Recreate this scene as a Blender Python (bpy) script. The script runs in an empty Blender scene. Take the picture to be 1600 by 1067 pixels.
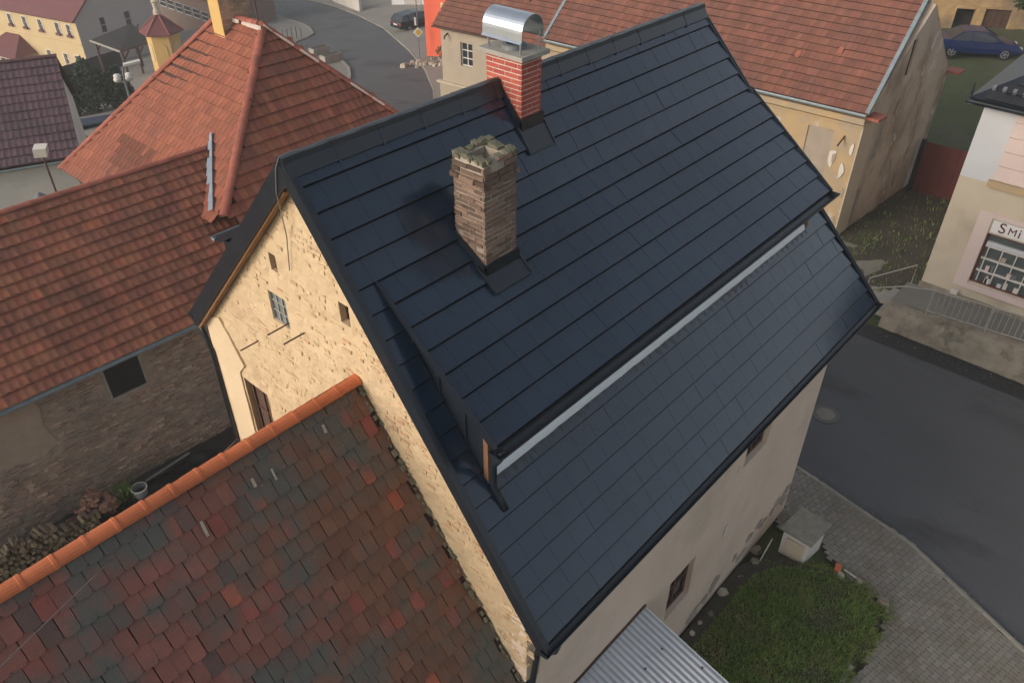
import bpy, bmesh, math, random
from mathutils import Vector, Matrix, noise
from mathutils.geometry import delaunay_2d_cdt
random.seed(7)
R = math.radians
scene = bpy.context.scene
COL = scene.collection

# ------------------------------------------------------------------ camera, sky, sun, exposure
CAM_H = 16.0; PITCH = R(36.9); AZ = R(42.2); FPX = 1244.0
cam_data = bpy.data.cameras.new('camera'); cam = bpy.data.objects.new('camera', cam_data); COL.objects.link(cam)
cam_data.sensor_width = 36; cam_data.lens = FPX/1600*36; cam_data.clip_end = 2000; cam_data.clip_start = .2
cam.location = (0, 0, CAM_H); cam.rotation_euler = (math.pi/2-PITCH, 0, AZ-math.pi/2)
scene.camera = cam
SUN = Vector((-.88, .30, .36)).normalized()
world = bpy.data.worlds.new('World'); scene.world = world; world.use_nodes = True
wn = world.node_tree; bg = wn.nodes['Background']; sky = wn.nodes.new('ShaderNodeTexSky')
sky.sky_type = 'NISHITA'; sky.sun_disc = False; sky.sun_elevation = math.asin(SUN.z); sky.sun_rotation = math.atan2(SUN.x, SUN.y)
sky.air_density = 1.0; sky.dust_density = 3.0; sky.ozone_density = 1.0
hs = wn.nodes.new('ShaderNodeHueSaturation'); hs.inputs['Saturation'].default_value = .42   # hazy, nearly neutral evening sky
wn.links.new(sky.outputs[0], hs.inputs['Color']); wn.links.new(hs.outputs[0], bg.inputs[0]); bg.inputs[1].default_value = 0.15
sl = bpy.data.lights.new('sun', 'SUN'); sl.energy = 0.85; sl.angle = R(22); sl.color = (1, .80, .58)
so = bpy.data.objects.new('sun', sl); COL.objects.link(so); so.rotation_euler = SUN.to_track_quat('Z', 'Y').to_euler()
scene.view_settings.view_transform = 'Standard'; scene.view_settings.look = 'None'
scene.view_settings.exposure = 0.36; scene.view_settings.gamma = 1

# ------------------------------------------------------------------ helpers
def project(p):
    X, Y, Z = p[0], p[1], p[2]-CAM_H
    r = X*math.sin(AZ)-Y*math.cos(AZ); g = X*math.cos(AZ)+Y*math.sin(AZ)
    d = g*math.cos(PITCH)-Z*math.sin(PITCH); u = g*math.sin(PITCH)+Z*math.cos(PITCH)
    if d < .1: return (-9999, -9999, d)
    return (800+FPX*r/d, 533.5-FPX*u/d, d)
def in_view(p, m=15):
    a = project(p); return -m < a[0] < 1600+m and -m < a[1] < 1067+m
def T(y):
    t = y-29; return -.17*(math.sqrt(t*t+9)+t)/2
def lin(c):
    return tuple(((v/255)/12.92 if v/255 <= .04045 else ((v/255+.055)/1.055)**2.4) for v in c)
V3 = Vector
WLOC = {}
def link(o, parent=None, w=None):
    COL.objects.link(o)
    if parent is not None: o.parent = parent
    return o
def thing(name, label, cat, loc, group=None):
    o = bpy.data.objects.new(name, None); COL.objects.link(o); o.location = loc; o.empty_display_size = .3
    o['label'] = label; o['category'] = cat
    if group: o['group'] = group
    WLOC[o.name] = V3(loc); return o
def tag(o, label, cat, group=None):
    o['label'] = label; o['category'] = cat
    if group: o['group'] = group
    return o
def structure(o): o['kind'] = 'structure'; return o
def stuff(o, label=None, cat=None):
    o['kind'] = 'stuff'
    if label: o['label'] = label
    if cat: o['category'] = cat
    return o
def put(name, mesh, parent=None, loc=(0,0,0), rot=None, label=None):
    o = bpy.data.objects.new(name, mesh); COL.objects.link(o)
    w = V3(loc); pl = V3((0,0,0))
    if parent is not None:
        o.parent = parent; pl = WLOC.get(parent.name, V3((0,0,0)))
    o.location = w-pl
    if rot is not None: o.rotation_euler = rot.to_euler() if isinstance(rot, Matrix) else rot
    WLOC[o.name] = w
    if label: o['label'] = label
    return o

class MB:
    def __init__(s): s.v = []; s.f = []; s.t = []
    def poly(s, pts, t=(1,1,1)):
        n = len(s.v); s.v += [tuple(p) for p in pts]; s.f.append(tuple(range(n, n+len(pts)))); s.t.append(t)
    def mesh_add(s, vs, fs, t=(1,1,1)):
        n = len(s.v); s.v += [tuple(p) for p in vs]
        for f in fs: s.f.append(tuple(i+n for i in f)); s.t.append(t)
    def hexa(s, p, t=(1,1,1)):   # 8 points: bottom 0-3 ccw, top 4-7
        s.mesh_add(p, [(3,2,1,0),(4,5,6,7),(0,1,5,4),(1,2,6,5),(2,3,7,6),(3,0,4,7)], t)
    def box(s, x0, y0, z0, x1, y1, z1, t=(1,1,1)):
        s.hexa([(x0,y0,z0),(x1,y0,z0),(x1,y1,z0),(x0,y1,z0),(x0,y0,z1),(x1,y0,z1),(x1,y1,z1),(x0,y1,z1)], t)
    def obox(s, c, a, b, d, t=(1,1,1)):   # centre and three half axes
        c, a, b, d = V3(c), V3(a), V3(b), V3(d)
        s.hexa([c-a-b-d, c+a-b-d, c+a+b-d, c-a+b-d, c-a-b+d, c+a-b+d, c+a+b+d, c-a+b+d], t)
    def beam(s, A, B, w, h, up=(0,0,1), t=(1,1,1)):
        A, B = V3(A), V3(B); d = (B-A); l = d.length; d.normalize(); up = V3(up); sd = d.cross(up).normalized(); u2 = sd.cross(d).normalized()
        s.obox((A+B)/2, d*(l/2), sd*(w/2), u2*(h/2), t)
    def prism(s, pts, ex, t=(1,1,1)):   # polygon extruded by vector
        n = len(pts); ex = V3(ex); a = [V3(p) for p in pts]; b = [p+ex for p in a]
        fs = [tuple(range(n))[::-1], tuple(range(n, 2*n))]+[(i, (i+1) % n, n+(i+1) % n, n+i) for i in range(n)]
        s.mesh_add(a+b, fs, t)
    def tube(s, pts, r, n=8, cap=True, t=(1,1,1)):
        pts = [V3(p) for p in pts]; base = len(s.v); k = len(pts)
        rr = r if isinstance(r, (list, tuple)) else [r]*k
        prev = None
        for i, p in enumerate(pts):
            d = (pts[min(i+1, k-1)]-pts[max(i-1, 0)]).normalized()
            if prev is None:
                a = d.cross(V3((0,0,1)));
                if a.length < .01: a = d.cross(V3((1,0,0)))
            else: a = prev-d*prev.dot(d)
            a.normalize(); prev = a; b = d.cross(a)
            for j in range(n):
                q = 2*math.pi*j/n; s.v.append(tuple(p+(a*math.cos(q)+b*math.sin(q))*rr[i]))
        for i in range(k-1):
            for j in range(n):
                s.f.append((base+i*n+j, base+i*n+(j+1) % n, base+(i+1)*n+(j+1) % n, base+(i+1)*n+j)); s.t.append(t)
        if cap:
            s.f.append(tuple(base+j for j in range(n))[::-1]); s.t.append(t)
            s.f.append(tuple(base+(k-1)*n+j for j in range(n))); s.t.append(t)
    def lathe(s, c, prof, n=16, t=(1,1,1)):
        base = len(s.v)
        for r, z in prof:
            for j in range(n):
                q = 2*math.pi*j/n; s.v.append((c[0]+r*math.cos(q), c[1]+r*math.sin(q), c[2]+z))
        for i in range(len(prof)-1):
            for j in range(n): s.f.append((base+i*n+j, base+i*n+(j+1) % n, base+(i+1)*n+(j+1) % n, base+(i+1)*n+j)); s.t.append(t)
    def gutter(s, A, B, r, n=8, th=.006):
        A, B = V3(A), V3(B); d = (B-A).normalized(); sd = d.cross(V3((0,0,1))).normalized(); up = V3((0,0,1))
        base = len(s.v)
        for P in (A, B):
            for rad in (r, r-th):
                for j in range(n+1):
                    q = math.pi*j/n; s.v.append(tuple(P+sd*rad*math.cos(q)-up*rad*math.sin(q)))
        m = n+1
        for j in range(n):
            for o in (0, m): s.mesh_fix(base+o+j, base+o+j+1, base+2*m+o+j+1, base+2*m+o+j)
        for e in (0, n): s.mesh_fix(base+e, base+m+e, base+3*m+e, base+2*m+e)
        for P0 in (base, base+2*m):   # end caps
            s.f.append(tuple(P0+j for j in range(m))); s.t.append((1,1,1))
    def mesh_fix(s, *f): s.f.append(tuple(f)); s.t.append((1,1,1))
    def mesh(s, name, mat, smooth=False, tint=False):
        me = bpy.data.meshes.new(name); me.from_pydata(s.v, [], s.f); 
        if mat: me.materials.append(mat)
        if smooth: me.polygons.foreach_set('use_smooth', [True]*len(me.polygons))
        if tint:
            a = me.attributes.new('tint', 'FLOAT_COLOR', 'FACE')
            a.data.foreach_set('color', [c for t in s.t for c in (t[0], t[1], t[2], 1)])
        me.update(); return me
    def build(s, name, mat, parent=None, smooth=False, tint=False, label=None, fixn=False):
        me = s.mesh(name, mat, smooth, tint)
        if fixn:
            bm = bmesh.new(); bm.from_mesh(me); bmesh.ops.recalc_face_normals(bm, faces=bm.faces); bm.to_mesh(me); bm.free()
        return put(name, me, parent, label=label)

# ------------------------------------------------------------------ materials
def mat(name, c1, c2=None, scale=4., rough=.8, bump=0., bscale=30., tint=None, c3=None, s3=1.2, t3=.62, w3=.08, metallic=0., spec=.5, stretch=None, c4=None, s4=9., t4=.66, detail=6):
    m = bpy.data.materials.new(name); m.use_nodes = True; nt = m.node_tree; N = nt.nodes; L = nt.links
    b = N['Principled BSDF']; b.inputs['Roughness'].default_value = rough; b.inputs['Metallic'].default_value = metallic
    b.inputs['Specular IOR Level'].default_value = spec
    geo = N.new('ShaderNodeNewGeometry'); pos = geo.outputs['Position']
    if stretch:
        vm = N.new('ShaderNodeVectorMath'); vm.operation = 'MULTIPLY'; vm.inputs[1].default_value = stretch; L.new(pos, vm.inputs[0]); pos = vm.outputs[0]
    def nz(sc, det=detail):
        n = N.new('ShaderNodeTexNoise'); n.inputs['Scale'].default_value = sc; n.inputs['Detail'].default_value = det; n.inputs['Roughness'].default_value = .6
        L.new(pos, n.inputs['Vector']); return n.outputs['Fac']
    def ramp(fac, lo, hi):
        r = N.new('ShaderNodeMapRange'); r.inputs['From Min'].default_value = lo; r.inputs['From Max'].default_value = hi; r.clamp = True
        L.new(fac, r.inputs['Value']); return r.outputs[0]
    def mix(fac, a, bcol, mode='MIX'):
        x = N.new('ShaderNodeMix'); x.data_type = 'RGBA'; x.blend_type = mode
        if isinstance(fac, float): x.inputs[0].default_value = fac
        else: L.new(fac, x.inputs[0])
        for i, v in ((6, a), (7, bcol)):
            if isinstance(v, tuple): x.inputs[i].default_value = (*v, 1)
            else: L.new(v, x.inputs[i])
        return x.outputs[2]
    c2 = c2 or tuple(v*.75 for v in c1)
    col = mix(ramp(nz(scale), .3, .7), c1, c2)
    if tint == 'obj':
        oi = N.new('ShaderNodeObjectInfo'); col = mix(1., col, oi.outputs['Color'], 'MULTIPLY')
    elif tint == 'attr':
        at = N.new('ShaderNodeAttribute'); at.attribute_name = 'tint'; col = mix(1., col, at.outputs['Color'], 'MULTIPLY')
    if c3: col = mix(ramp(nz(s3, 8), t3-w3, t3+w3), col, c3)
    if c4: col = mix(ramp(nz(s4, 4), t4-.03, t4+.03), col, c4)
    L.new(col, b.inputs['Base Color'])
    if bump:
        bp = N.new('ShaderNodeBump'); bp.inputs['Strength'].default_value = bump; bp.inputs['Distance'].default_value = .02
        L.new(nz(bscale, 5), bp.inputs['Height']); L.new(bp.outputs[0], b.inputs['Normal'])
    return m
M = {}
M['black'] = mat('black_metal', (.014,.020,.028), (.010,.014,.020), 3, .32, .04, 14, spec=.55)
M['sheet'] = mat('black_roof_sheet', (.009,.025,.048), (.006,.018,.036), 1.1, .15, .05, 4, tint='obj', spec=.66, c3=(.014,.031,.054), s3=.35, t3=.58, w3=.15)
M['fold_shade'] = mat('painted_fold_shade', (.007,.008,.010), None, 3, .8, spec=.15)  # near-black colour stands in for the shade and dark reflections along each course
M['gable'] = mat('rubble_plaster', (.63,.475,.295), (.52,.38,.23), 2.2, .95, .8, 18, c3=(.42,.28,.185), s3=.9, t3=.68, w3=.10, c4=(.30,.205,.13), s4=8, t4=.72)
M['render'] = mat('beige_render', (.70,.56,.445), (.62,.495,.39), .8, .9, .15, 40, c3=(.50,.41,.33), s3=.55, t3=.66, w3=.12, c4=(.36,.29,.235), s4=2.6, t4=.74)
M['smoothcream'] = mat('smooth_cream_plaster', (.70,.55,.36), (.60,.46,.30), 1.5, .9, .2, 30)
M['wood'] = mat('raw_timber', (.30,.155,.065), (.21,.105,.045), 3, .7, .3, 20, stretch=(1,6,6))
M['oldwood'] = mat('dark_old_wood', (.12,.06,.04), (.06,.035,.025), 4, .8, .3, 25)
M['osb'] = mat('grey_fibre_board', (.36,.32,.27), (.28,.25,.22), 8, .9, .2, 60)
M['white'] = mat('white_flashing', (.80,.84,.88), (.72,.76,.80), 5, .5, .1, 20)
M['glass'] = mat('dark_glass', (.02,.025,.03), (.03,.035,.04), 1, .08, spec=.8)
M['glassgrey'] = mat('dusty_glass', (.20,.23,.22), (.14,.17,.16), 6, .35, spec=.6)
M['mortar'] = mat('lime_mortar', (.42,.36,.29), (.30,.26,.21), 12, .95, .5, 50)
M['mortarw'] = mat('pale_mortar', (.60,.50,.44), (.5,.42,.36), 12, .95)
M['brownbrick'] = mat('old_brick', (.27,.175,.125), (.20,.135,.10), 9, .95, .6, 40, tint='obj', c3=(.14,.12,.09), s3=2.5, t3=.60)
M['redbrick'] = mat('red_brick_slip', (.45,.085,.055), (.36,.065,.045), 9, .75, .25, 60, tint='obj')
M['moss'] = mat('mossy_concrete', (.20,.18,.13), (.10,.10,.06), 8, .98, .8, 30)
M['concrete'] = mat('concrete', (.36,.34,.30), (.27,.25,.22), 5, .9, .3, 40)
M['steel'] = mat('galvanised_steel', (.62,.66,.70), (.52,.56,.60), 4, .28, metallic=.9)
M['zinc'] = mat('zinc_gutter', (.30,.36,.38), (.22,.27,.29), 4, .45, metallic=.3)
M['corr'] = mat('corrugated_sheet', (.54,.56,.58), (.44,.46,.48), 1.6, .45, metallic=.4, c4=(.14,.11,.09), s4=5, t4=.74)
for k, tn in (('o', 'obj'), ('a', 'attr')):
    M['annex_'+k] = mat('old_plain_tile_'+k, (.245,.092,.069), (.19,.076,.06), 3.0, .9, .5, 45, tint=tn, c3=(.098,.098,.084), s3=1.0, t3=.54, w3=.08, c4=(.28,.27,.22), s4=11, t4=.735)
    M['barn_'+k] = mat('wave_tile_'+k, (.30,.110,.062), (.23,.085,.050), 3.5, .9, .3, 40, tint=tn, c3=(.13,.055,.042), s3=.9, t3=.62, w3=.15)
M['hip_a'] = mat('red_hip_tile', (.345,.112,.062), (.265,.088,.050), 2.5, .85, .25, 30, tint='attr', c3=(.20,.075,.055), s3=.8, t3=.66, w3=.14)
M['row_a'] = mat('pressed_tile', (.25,.100,.066), (.19,.078,.052), 2.0, .85, .25, 30, tint='attr', c3=(.15,.07,.055), s3=.5, t3=.62, w3=.16)
M['purple_a'] = mat('purple_tile', (.125,.070,.085), (.085,.05,.06), 1.5, .8, .25, 30, tint='attr', c3=(.055,.042,.048), s3=.7, t3=.62, w3=.1)
M['maroon'] = mat('maroon_sheet_roof', (.17,.045,.045), (.13,.035,.038), 1.5, .6)
M['ridge'] = mat('new_orange_tile', (.56,.155,.055), (.48,.125,.045), 5, .8, .2, 40, tint='obj')
M['ridgered'] = mat('red_ridge_tile', (.40,.12,.075), (.26,.09,.065), 4, .85, .2, 40, tint='obj')
M['deck'] = mat('roof_deck', (.07,.035,.028), (.05,.028,.022), 5, .95)
M['rubble_a'] = mat('rubble_brick', (.42,.33,.265), (.32,.255,.205), 7, .95, .7, 35, tint='attr', c3=(.25,.22,.19), s3=1.1, t3=.56, w3=.15)
M['rubblem'] = mat('earth_mortar', (.36,.305,.25), (.27,.23,.19), 5, .98, .8, 30)
M['lime'] = mat('aged_lime_plaster', (.40,.33,.26), (.32,.265,.21), 1.8, .95, .3, 35)
M['ochre'] = mat('ochre_plaster', (.48,.335,.18), (.42,.305,.175), 1.2, .9, .2, 30, c3=(.38,.305,.215), s3=.6, t3=.50, w3=.08, c4=(.50,.44,.36), s4=1.4, t4=.66)
M['peel'] = mat('peeling_plaster', (.53,.43,.335), (.43,.345,.265), .9, .95, .5, 22, c3=(.27,.205,.15), s3=.8, t3=.59, w3=.09, c4=(.58,.53,.47), s4=1.9, t4=.64, stretch=(1, 1, .5))
M['putty'] = mat('beige_plaster', (.42,.35,.26), (.36,.30,.23), 1, .9, .2, 30)
M['cream'] = mat('cream_paint', (.62,.47,.25), (.56,.42,.23), .6, .85)
M['greywall'] = mat('grey_render', (.42,.385,.365), (.37,.34,.32), .6, .9)
M['orange'] = mat('orange_red_paint', (.66,.115,.055), (.60,.10,.05), .6, .8)
M['yellow'] = mat('yellow_paint', (.62,.40,.14), (.55,.36,.13), 1, .85)
M['offwhite'] = mat('off_white_paint', (.66,.62,.56), (.58,.54,.49), .9, .85, c3=(.45,.41,.35), s3=.5, t3=.66, w3=.1)
M['pink'] = mat('pale_pink_paint', (.66,.52,.47), (.61,.48,.43), 1, .85)
M['palegrey'] = mat('pale_grey_paint', (.56,.56,.57), (.5,.5,.51), 1, .85)
M['sand'] = mat('sand_paint', (.57,.48,.36), (.50,.42,.32), .8, .9, c3=(.42,.35,.26), s3=.6, t3=.66, w3=.1)
M['stone'] = mat('weathered_stone', (.34,.29,.22), (.19,.16,.12), 1.8, .95, .7, 18, c3=(.09,.08,.06), s3=1.5, t3=.62)
M['signwhite'] = mat('sign_white', (.74,.72,.68), (.7,.68,.64), 2, .5)
M['signtext'] = mat('sign_text', (.10,.012,.02), None, 2, .5)
M['brownframe'] = mat('brown_frame', (.13,.04,.035), None, 2, .5)
M['asphalt'] = mat('asphalt', (.088,.090,.095), (.072,.074,.078), .6, .85, .4, 90, c3=(.050,.051,.054), s3=.5, t3=.60, w3=.06, c4=(.040,.040,.041), s4=2.2, t4=.71, stretch=(1, .4, 1))
M['oldasphalt'] = mat('old_asphalt', (.25,.23,.20), (.20,.185,.16), .3, .9, .3, 60, c3=(.15,.14,.125), s3=.3, t3=.64, w3=.08)
M['darkasphalt'] = mat('wet_dark_asphalt', (.03,.03,.03), (.022,.022,.022), 1, .7, .3, 60, c4=(.2,.18,.15), s4=6, t4=.77)
M['path'] = mat('pale_pavement', (.21,.195,.17), (.17,.16,.14), .9, .9, .2, 40)
M['kerb'] = mat('kerb_concrete', (.30,.28,.235), (.22,.205,.175), 4, .9, .3, 40, tint='obj')
M['joint'] = mat('paver_joint_sand', (.055,.052,.042), (.04,.04,.03), 6, .98)
for k, tn in (('o', 'obj'), ('a', 'attr')):
    M['paver_'+k] = mat('concrete_paver_'+k, (.235,.215,.18), (.195,.178,.148), 5, .9, .3, 60, tint=tn, c3=(.15,.125,.09), s3=.9, t3=.60, w3=.12)
M['ground'] = mat('rough_grass_ground', (.085,.105,.04), (.06,.07,.03), .8, .98, .6, 20, c3=(.10,.085,.06), s3=.35, t3=.60, w3=.08)
M['soil'] = mat('bare_soil', (.085,.07,.052), (.05,.043,.035), 1.5, .98, .8, 15, c3=(.055,.065,.03), s3=1.0, t3=.58, w3=.08, c4=(.25,.23,.2), s4=9, t4=.77)
M['yard'] = mat('dark_yard_earth', (.05,.045,.038), (.03,.028,.025), 2, .98, .7, 20)
M['grass_a'] = mat('grass_blade', (.20,.30,.075), (.15,.24,.06), 1.1, .8, tint='attr', c3=(.28,.27,.11), s3=1.4, t3=.60, w3=.1)
M['leaf_a'] = mat('leaf', (.045,.085,.025), (.03,.06,.018), 2, .7, tint='attr')
M['hedge_a'] = mat('hedge_leaf', (.028,.055,.026), (.02,.04,.02), 2, .75, tint='attr')
M['bark'] = mat('bark', (.09,.07,.05), (.05,.04,.03), 8, .95, .6, 30)
M['bluecar'] = mat('blue_car_paint', (.008,.022,.10), (.008,.020,.09), 1, .22, spec=.6)
M['blackcar'] = mat('dark_car_paint', (.012,.013,.016), None, 1, .2, spec=.6)
M['tyre'] = mat('tyre', (.015,.015,.015), None, 5, .85)
M['alloy'] = mat('alloy', (.55,.55,.56), None, 5, .3, metallic=.7)
M['lampred'] = mat('rear_lamp', (.35,.02,.02), None, 5, .25)
M['lampw'] = mat('head_lamp', (.7,.72,.74), None, 5, .2)
M['plate'] = mat('plate_white', (.75,.75,.73), None, 5, .5)
M['redsheet'] = mat('dark_red_sheet', (.13,.030,.025), (.10,.024,.02), 1, .7)
M['blackwood'] = mat('blackened_boards', (.025,.022,.02), (.018,.016,.015), 3, .85)
M['brownwall'] = mat('brown_render', (.22,.15,.12), (.18,.125,.10), 1, .9)
M['log_a'] = mat('split_log', (.24,.20,.135), (.16,.13,.09), 12, .95, .4, 50, tint='attr')
M['plastic'] = mat('black_plastic', (.014,.014,.016), None, 4, .35, .3, 6)
M['grime'] = mat('grey_plastic', (.16,.17,.18), None, 4, .5)
M['castiron'] = mat('cast_iron', (.13,.125,.115), (.09,.085,.08), 20, .7, .4, 60)
M['signyellow'] = mat('sign_yellow', (.68,.42,.02), None, 5, .5)
M['wire'] = mat('wire', (.30,.29,.27), None, 5, .45, metallic=.5)
M['ruinwall'] = mat('ruin_plaster', (.50,.33,.15), (.42,.28,.15), .6, .95, .4, 20, c3=(.27,.20,.14), s3=.5, t3=.58, w3=.08)
M['weed_a'] = mat('weed_leaf', (.10,.17,.035), (.07,.13,.03), 6, .7, tint='attr')
M['stone_o'] = mat('loose_stone', (.32,.28,.23), (.22,.19,.155), 6, .95, .6, 30, tint='obj')

# ------------------------------------------------------------------ generic builders
def pip(p, poly):
    x, y = p; c = False; n = len(poly)
    for i in range(n):
        x1, y1 = poly[i]; x2, y2 = poly[i-1]
        if (y1 > y) != (y2 > y) and x < (x2-x1)*(y-y1)/(y2-y1)+x1: c = not c
    return c
def cdt(outline, holes, pts):
    vs = []; es = []
    for loop in [outline]+holes:
        b = len(vs); vs += [V3(p) for p in loop]; es += [(b+i, b+(i+1) % len(loop)) for i in range(len(loop))]
    vs += [V3(p) for p in pts]
    v, e, f, *_ = delaunay_2d_cdt(vs, es, [], 0, 1e-5)
    out = []
    for t in f:
        c = ((v[t[0]].x+v[t[1]].x+v[t[2]].x)/3, (v[t[0]].y+v[t[1]].y+v[t[2]].y)/3)
        if pip(c, outline) and not any(pip(c, h) for h in holes): out.append(tuple(t))
    return v, out
def wall(name, parent, m, O, U, outline, holes=(), depth=.25, grid=0, amp=.0, back=.3, label=None, nscale=5.):
    """upright wall: outline in (u, z); normal = U x Z points outwards"""
    O, U = V3(O), V3(U).normalized(); Nn = U.cross(V3((0,0,1))).normalized()
    hl = [list(h) if isinstance(h[0], (tuple, list)) else [(h[0], h[1]), (h[2], h[1]), (h[2], h[3]), (h[0], h[3])] for h in holes]
    pts = []
    if grid:
        us = [p[0] for p in outline]; zs = [p[1] for p in outline]; rng = random.Random(3)
        u = min(us)+grid/2
        while u < max(us):
            z = min(zs)+grid/2
            while z < max(zs):
                q = (u+rng.uniform(-.35, .35)*grid, z+rng.uniform(-.35, .35)*grid)
                if pip(q, outline) and not any(pip(q, h) for h in hl): pts.append(q)
                z += grid
            u += grid
    v, f = cdt(outline, hl, pts)
    mb = MB(); nb = len(outline)+sum(len(h) for h in hl)
    for i, p in enumerate(v):
        w = O+U*p.x+V3((0,0,p.y)); d = 0
        if amp and i >= nb: d = amp*(noise.noise(w*nscale)+.6*noise.noise(w*nscale*2.7))
        mb.v.append(tuple(w+Nn*d))
    for t in f:
        a, b, c = v[t[0]], v[t[1]], v[t[2]]
        if (b.x-a.x)*(c.y-a.y)-(b.y-a.y)*(c.x-a.x) < 0: t = t[::-1]
        mb.f.append(t); mb.t.append((1,1,1))
    w3 = lambda p, d: O+U*p[0]+V3((0,0,p[1]))-Nn*d
    for h in hl:
        for i in range(len(h)):
            a, b = h[i], h[(i+1) % len(h)]; mb.poly([w3(a, 0), w3(b, 0), w3(b, depth), w3(a, depth)])
    n = len(outline)
    if back:
        for i in range(n):
            a, b = outline[i], outline[(i+1) % n]; mb.poly([w3(b, 0), w3(a, 0), w3(a, back), w3(b, back)])
    o = mb.build(name, m, parent, label=label)
    return o
def window(parent, O, U, u0, z0, u1, z1, inset, fm, gm, cols=2, rows=2, fw=.06, bar=.03, sill=None, name='window', joint_panes=True):
    O, U = V3(O), V3(U).normalized(); Nn = U.cross(V3((0,0,1))).normalized(); Z = V3((0,0,1))
    P = lambda u, z, d: O+U*u+Z*z-Nn*d
    f = MB()
    def bx(a, b, c, d, d0, d1): f.hexa([P(a,b,d1), P(c,b,d1), P(c,b,d0), P(a,b,d0), P(a,d,d1), P(c,d,d1), P(c,d,d0), P(a,d,d0)])
    bx(u0, z0, u1, z0+fw, inset-.03, inset+.03); bx(u0, z1-fw, u1, z1, inset-.03, inset+.03)
    bx(u0, z0+fw, u0+fw, z1-fw, inset-.03, inset+.03); bx(u1-fw, z0+fw, u1, z1-fw, inset-.03, inset+.03)
    for i in range(1, cols):
        c = u0+(u1-u0)*i/cols; bx(c-bar/2, z0+fw, c+bar/2, z1-fw, inset-.02, inset+.02)
    for i in range(1, rows):
        c = z0+(z1-z0)*i/rows; bx(u0+fw, c-bar/2, u1-fw, c+bar/2, inset-.017, inset+.017)
    w = f.build(name, fm, parent, fixn=True)
    if joint_panes:
        g = MB(); g.poly([P(u0+fw*.5, z0+fw*.5, inset+.005), P(u1-fw*.5, z0+fw*.5, inset+.005), P(u1-fw*.5, z1-fw*.5, inset+.005), P(u0+fw*.5, z1-fw*.5, inset+.005)]); g.build('pane', gm, w)
    else:
        for i in range(cols):
            for j in range(rows):
                a0 = u0+(u1-u0)*i/cols+.012; a1 = u0+(u1-u0)*(i+1)/cols-.012; b0 = z0+(z1-z0)*j/rows+.012; b1 = z0+(z1-z0)*(j+1)/rows-.012
                t = random.uniform(-.006, .006)
                g = MB(); g.poly([P(a0,b0,inset+t), P(a1,b0,inset-t), P(a1,b1,inset-t), P(a0,b1,inset+t)]); g.build('pane', gm, w)
    if sill:
        f = MB()
        def sb(a, b, c, d, d0, d1): f.hexa([P(a,b,d1), P(c,b,d1), P(c,b,d0), P(a,b,d0), P(a,d,d1), P(c,d,d1), P(c,d,d0), P(a,d,d0)])
        sb(u0-.06, z0-.07, u1+.06, z0-.004, -.07, inset); f.build('sill', sill, w, fixn=True)
    return w
def tile_shape(kind, pu, pv):
    if kind == 'wave': us = [0, .14, .3, .5, .7, .86, 1]; hs = [.022, .026, .018, .008, .006, .010, .019]; bs = [.0, -.016, -.022, -.008, .010, .010, .0]; g = 0; lift = .044; lip = .016
    elif kind == 'beaver': us = [.02, .14, .5, .86, .98]; hs = [.016, .018, .018, .018, .016]; bs = [.036, .006, 0, .006, .036]; g = 1; lift = .010; lip = .034
    else: us = [0, .10, .16, .5, .56, .9, 1]; hs = [.024, .024, .010, .010, .019, .010, .012]; bs = [0]*7; g = 0; lift = .046; lip = .016
    n = len(us); ov = .004 if kind == 'rib' else .045
    vs = [(u*pu, b, h+lift) for u, h, b in zip(us, hs, bs)]+[(u*pu, pv+ov, h*.35+.002) for u, h in zip(us, hs)]+[(u*pu, b+.004, h+lift-lip) for u, h, b in zip(us, hs, bs)]
    fs = [(i, i+1, n+i+1, n+i) for i in range(n-1)]+[(2*n+i, 2*n+i+1, i+1, i) for i in range(n-1)]
    if g:
        vs += [(us[0]*pu, pv+ov, -.006), (us[-1]*pu, pv+ov, -.006)]; k = 3*n
        fs += [(2*n, 0, n, k), (n-1, 3*n-1, k+1, 2*n-1)]
    return vs, fs
def frame(U, V):
    U, V = V3(U).normalized(), V3(V).normalized(); Nn = U.cross(V).normalized()
    return Matrix((U, V, Nn)).transposed()
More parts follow.
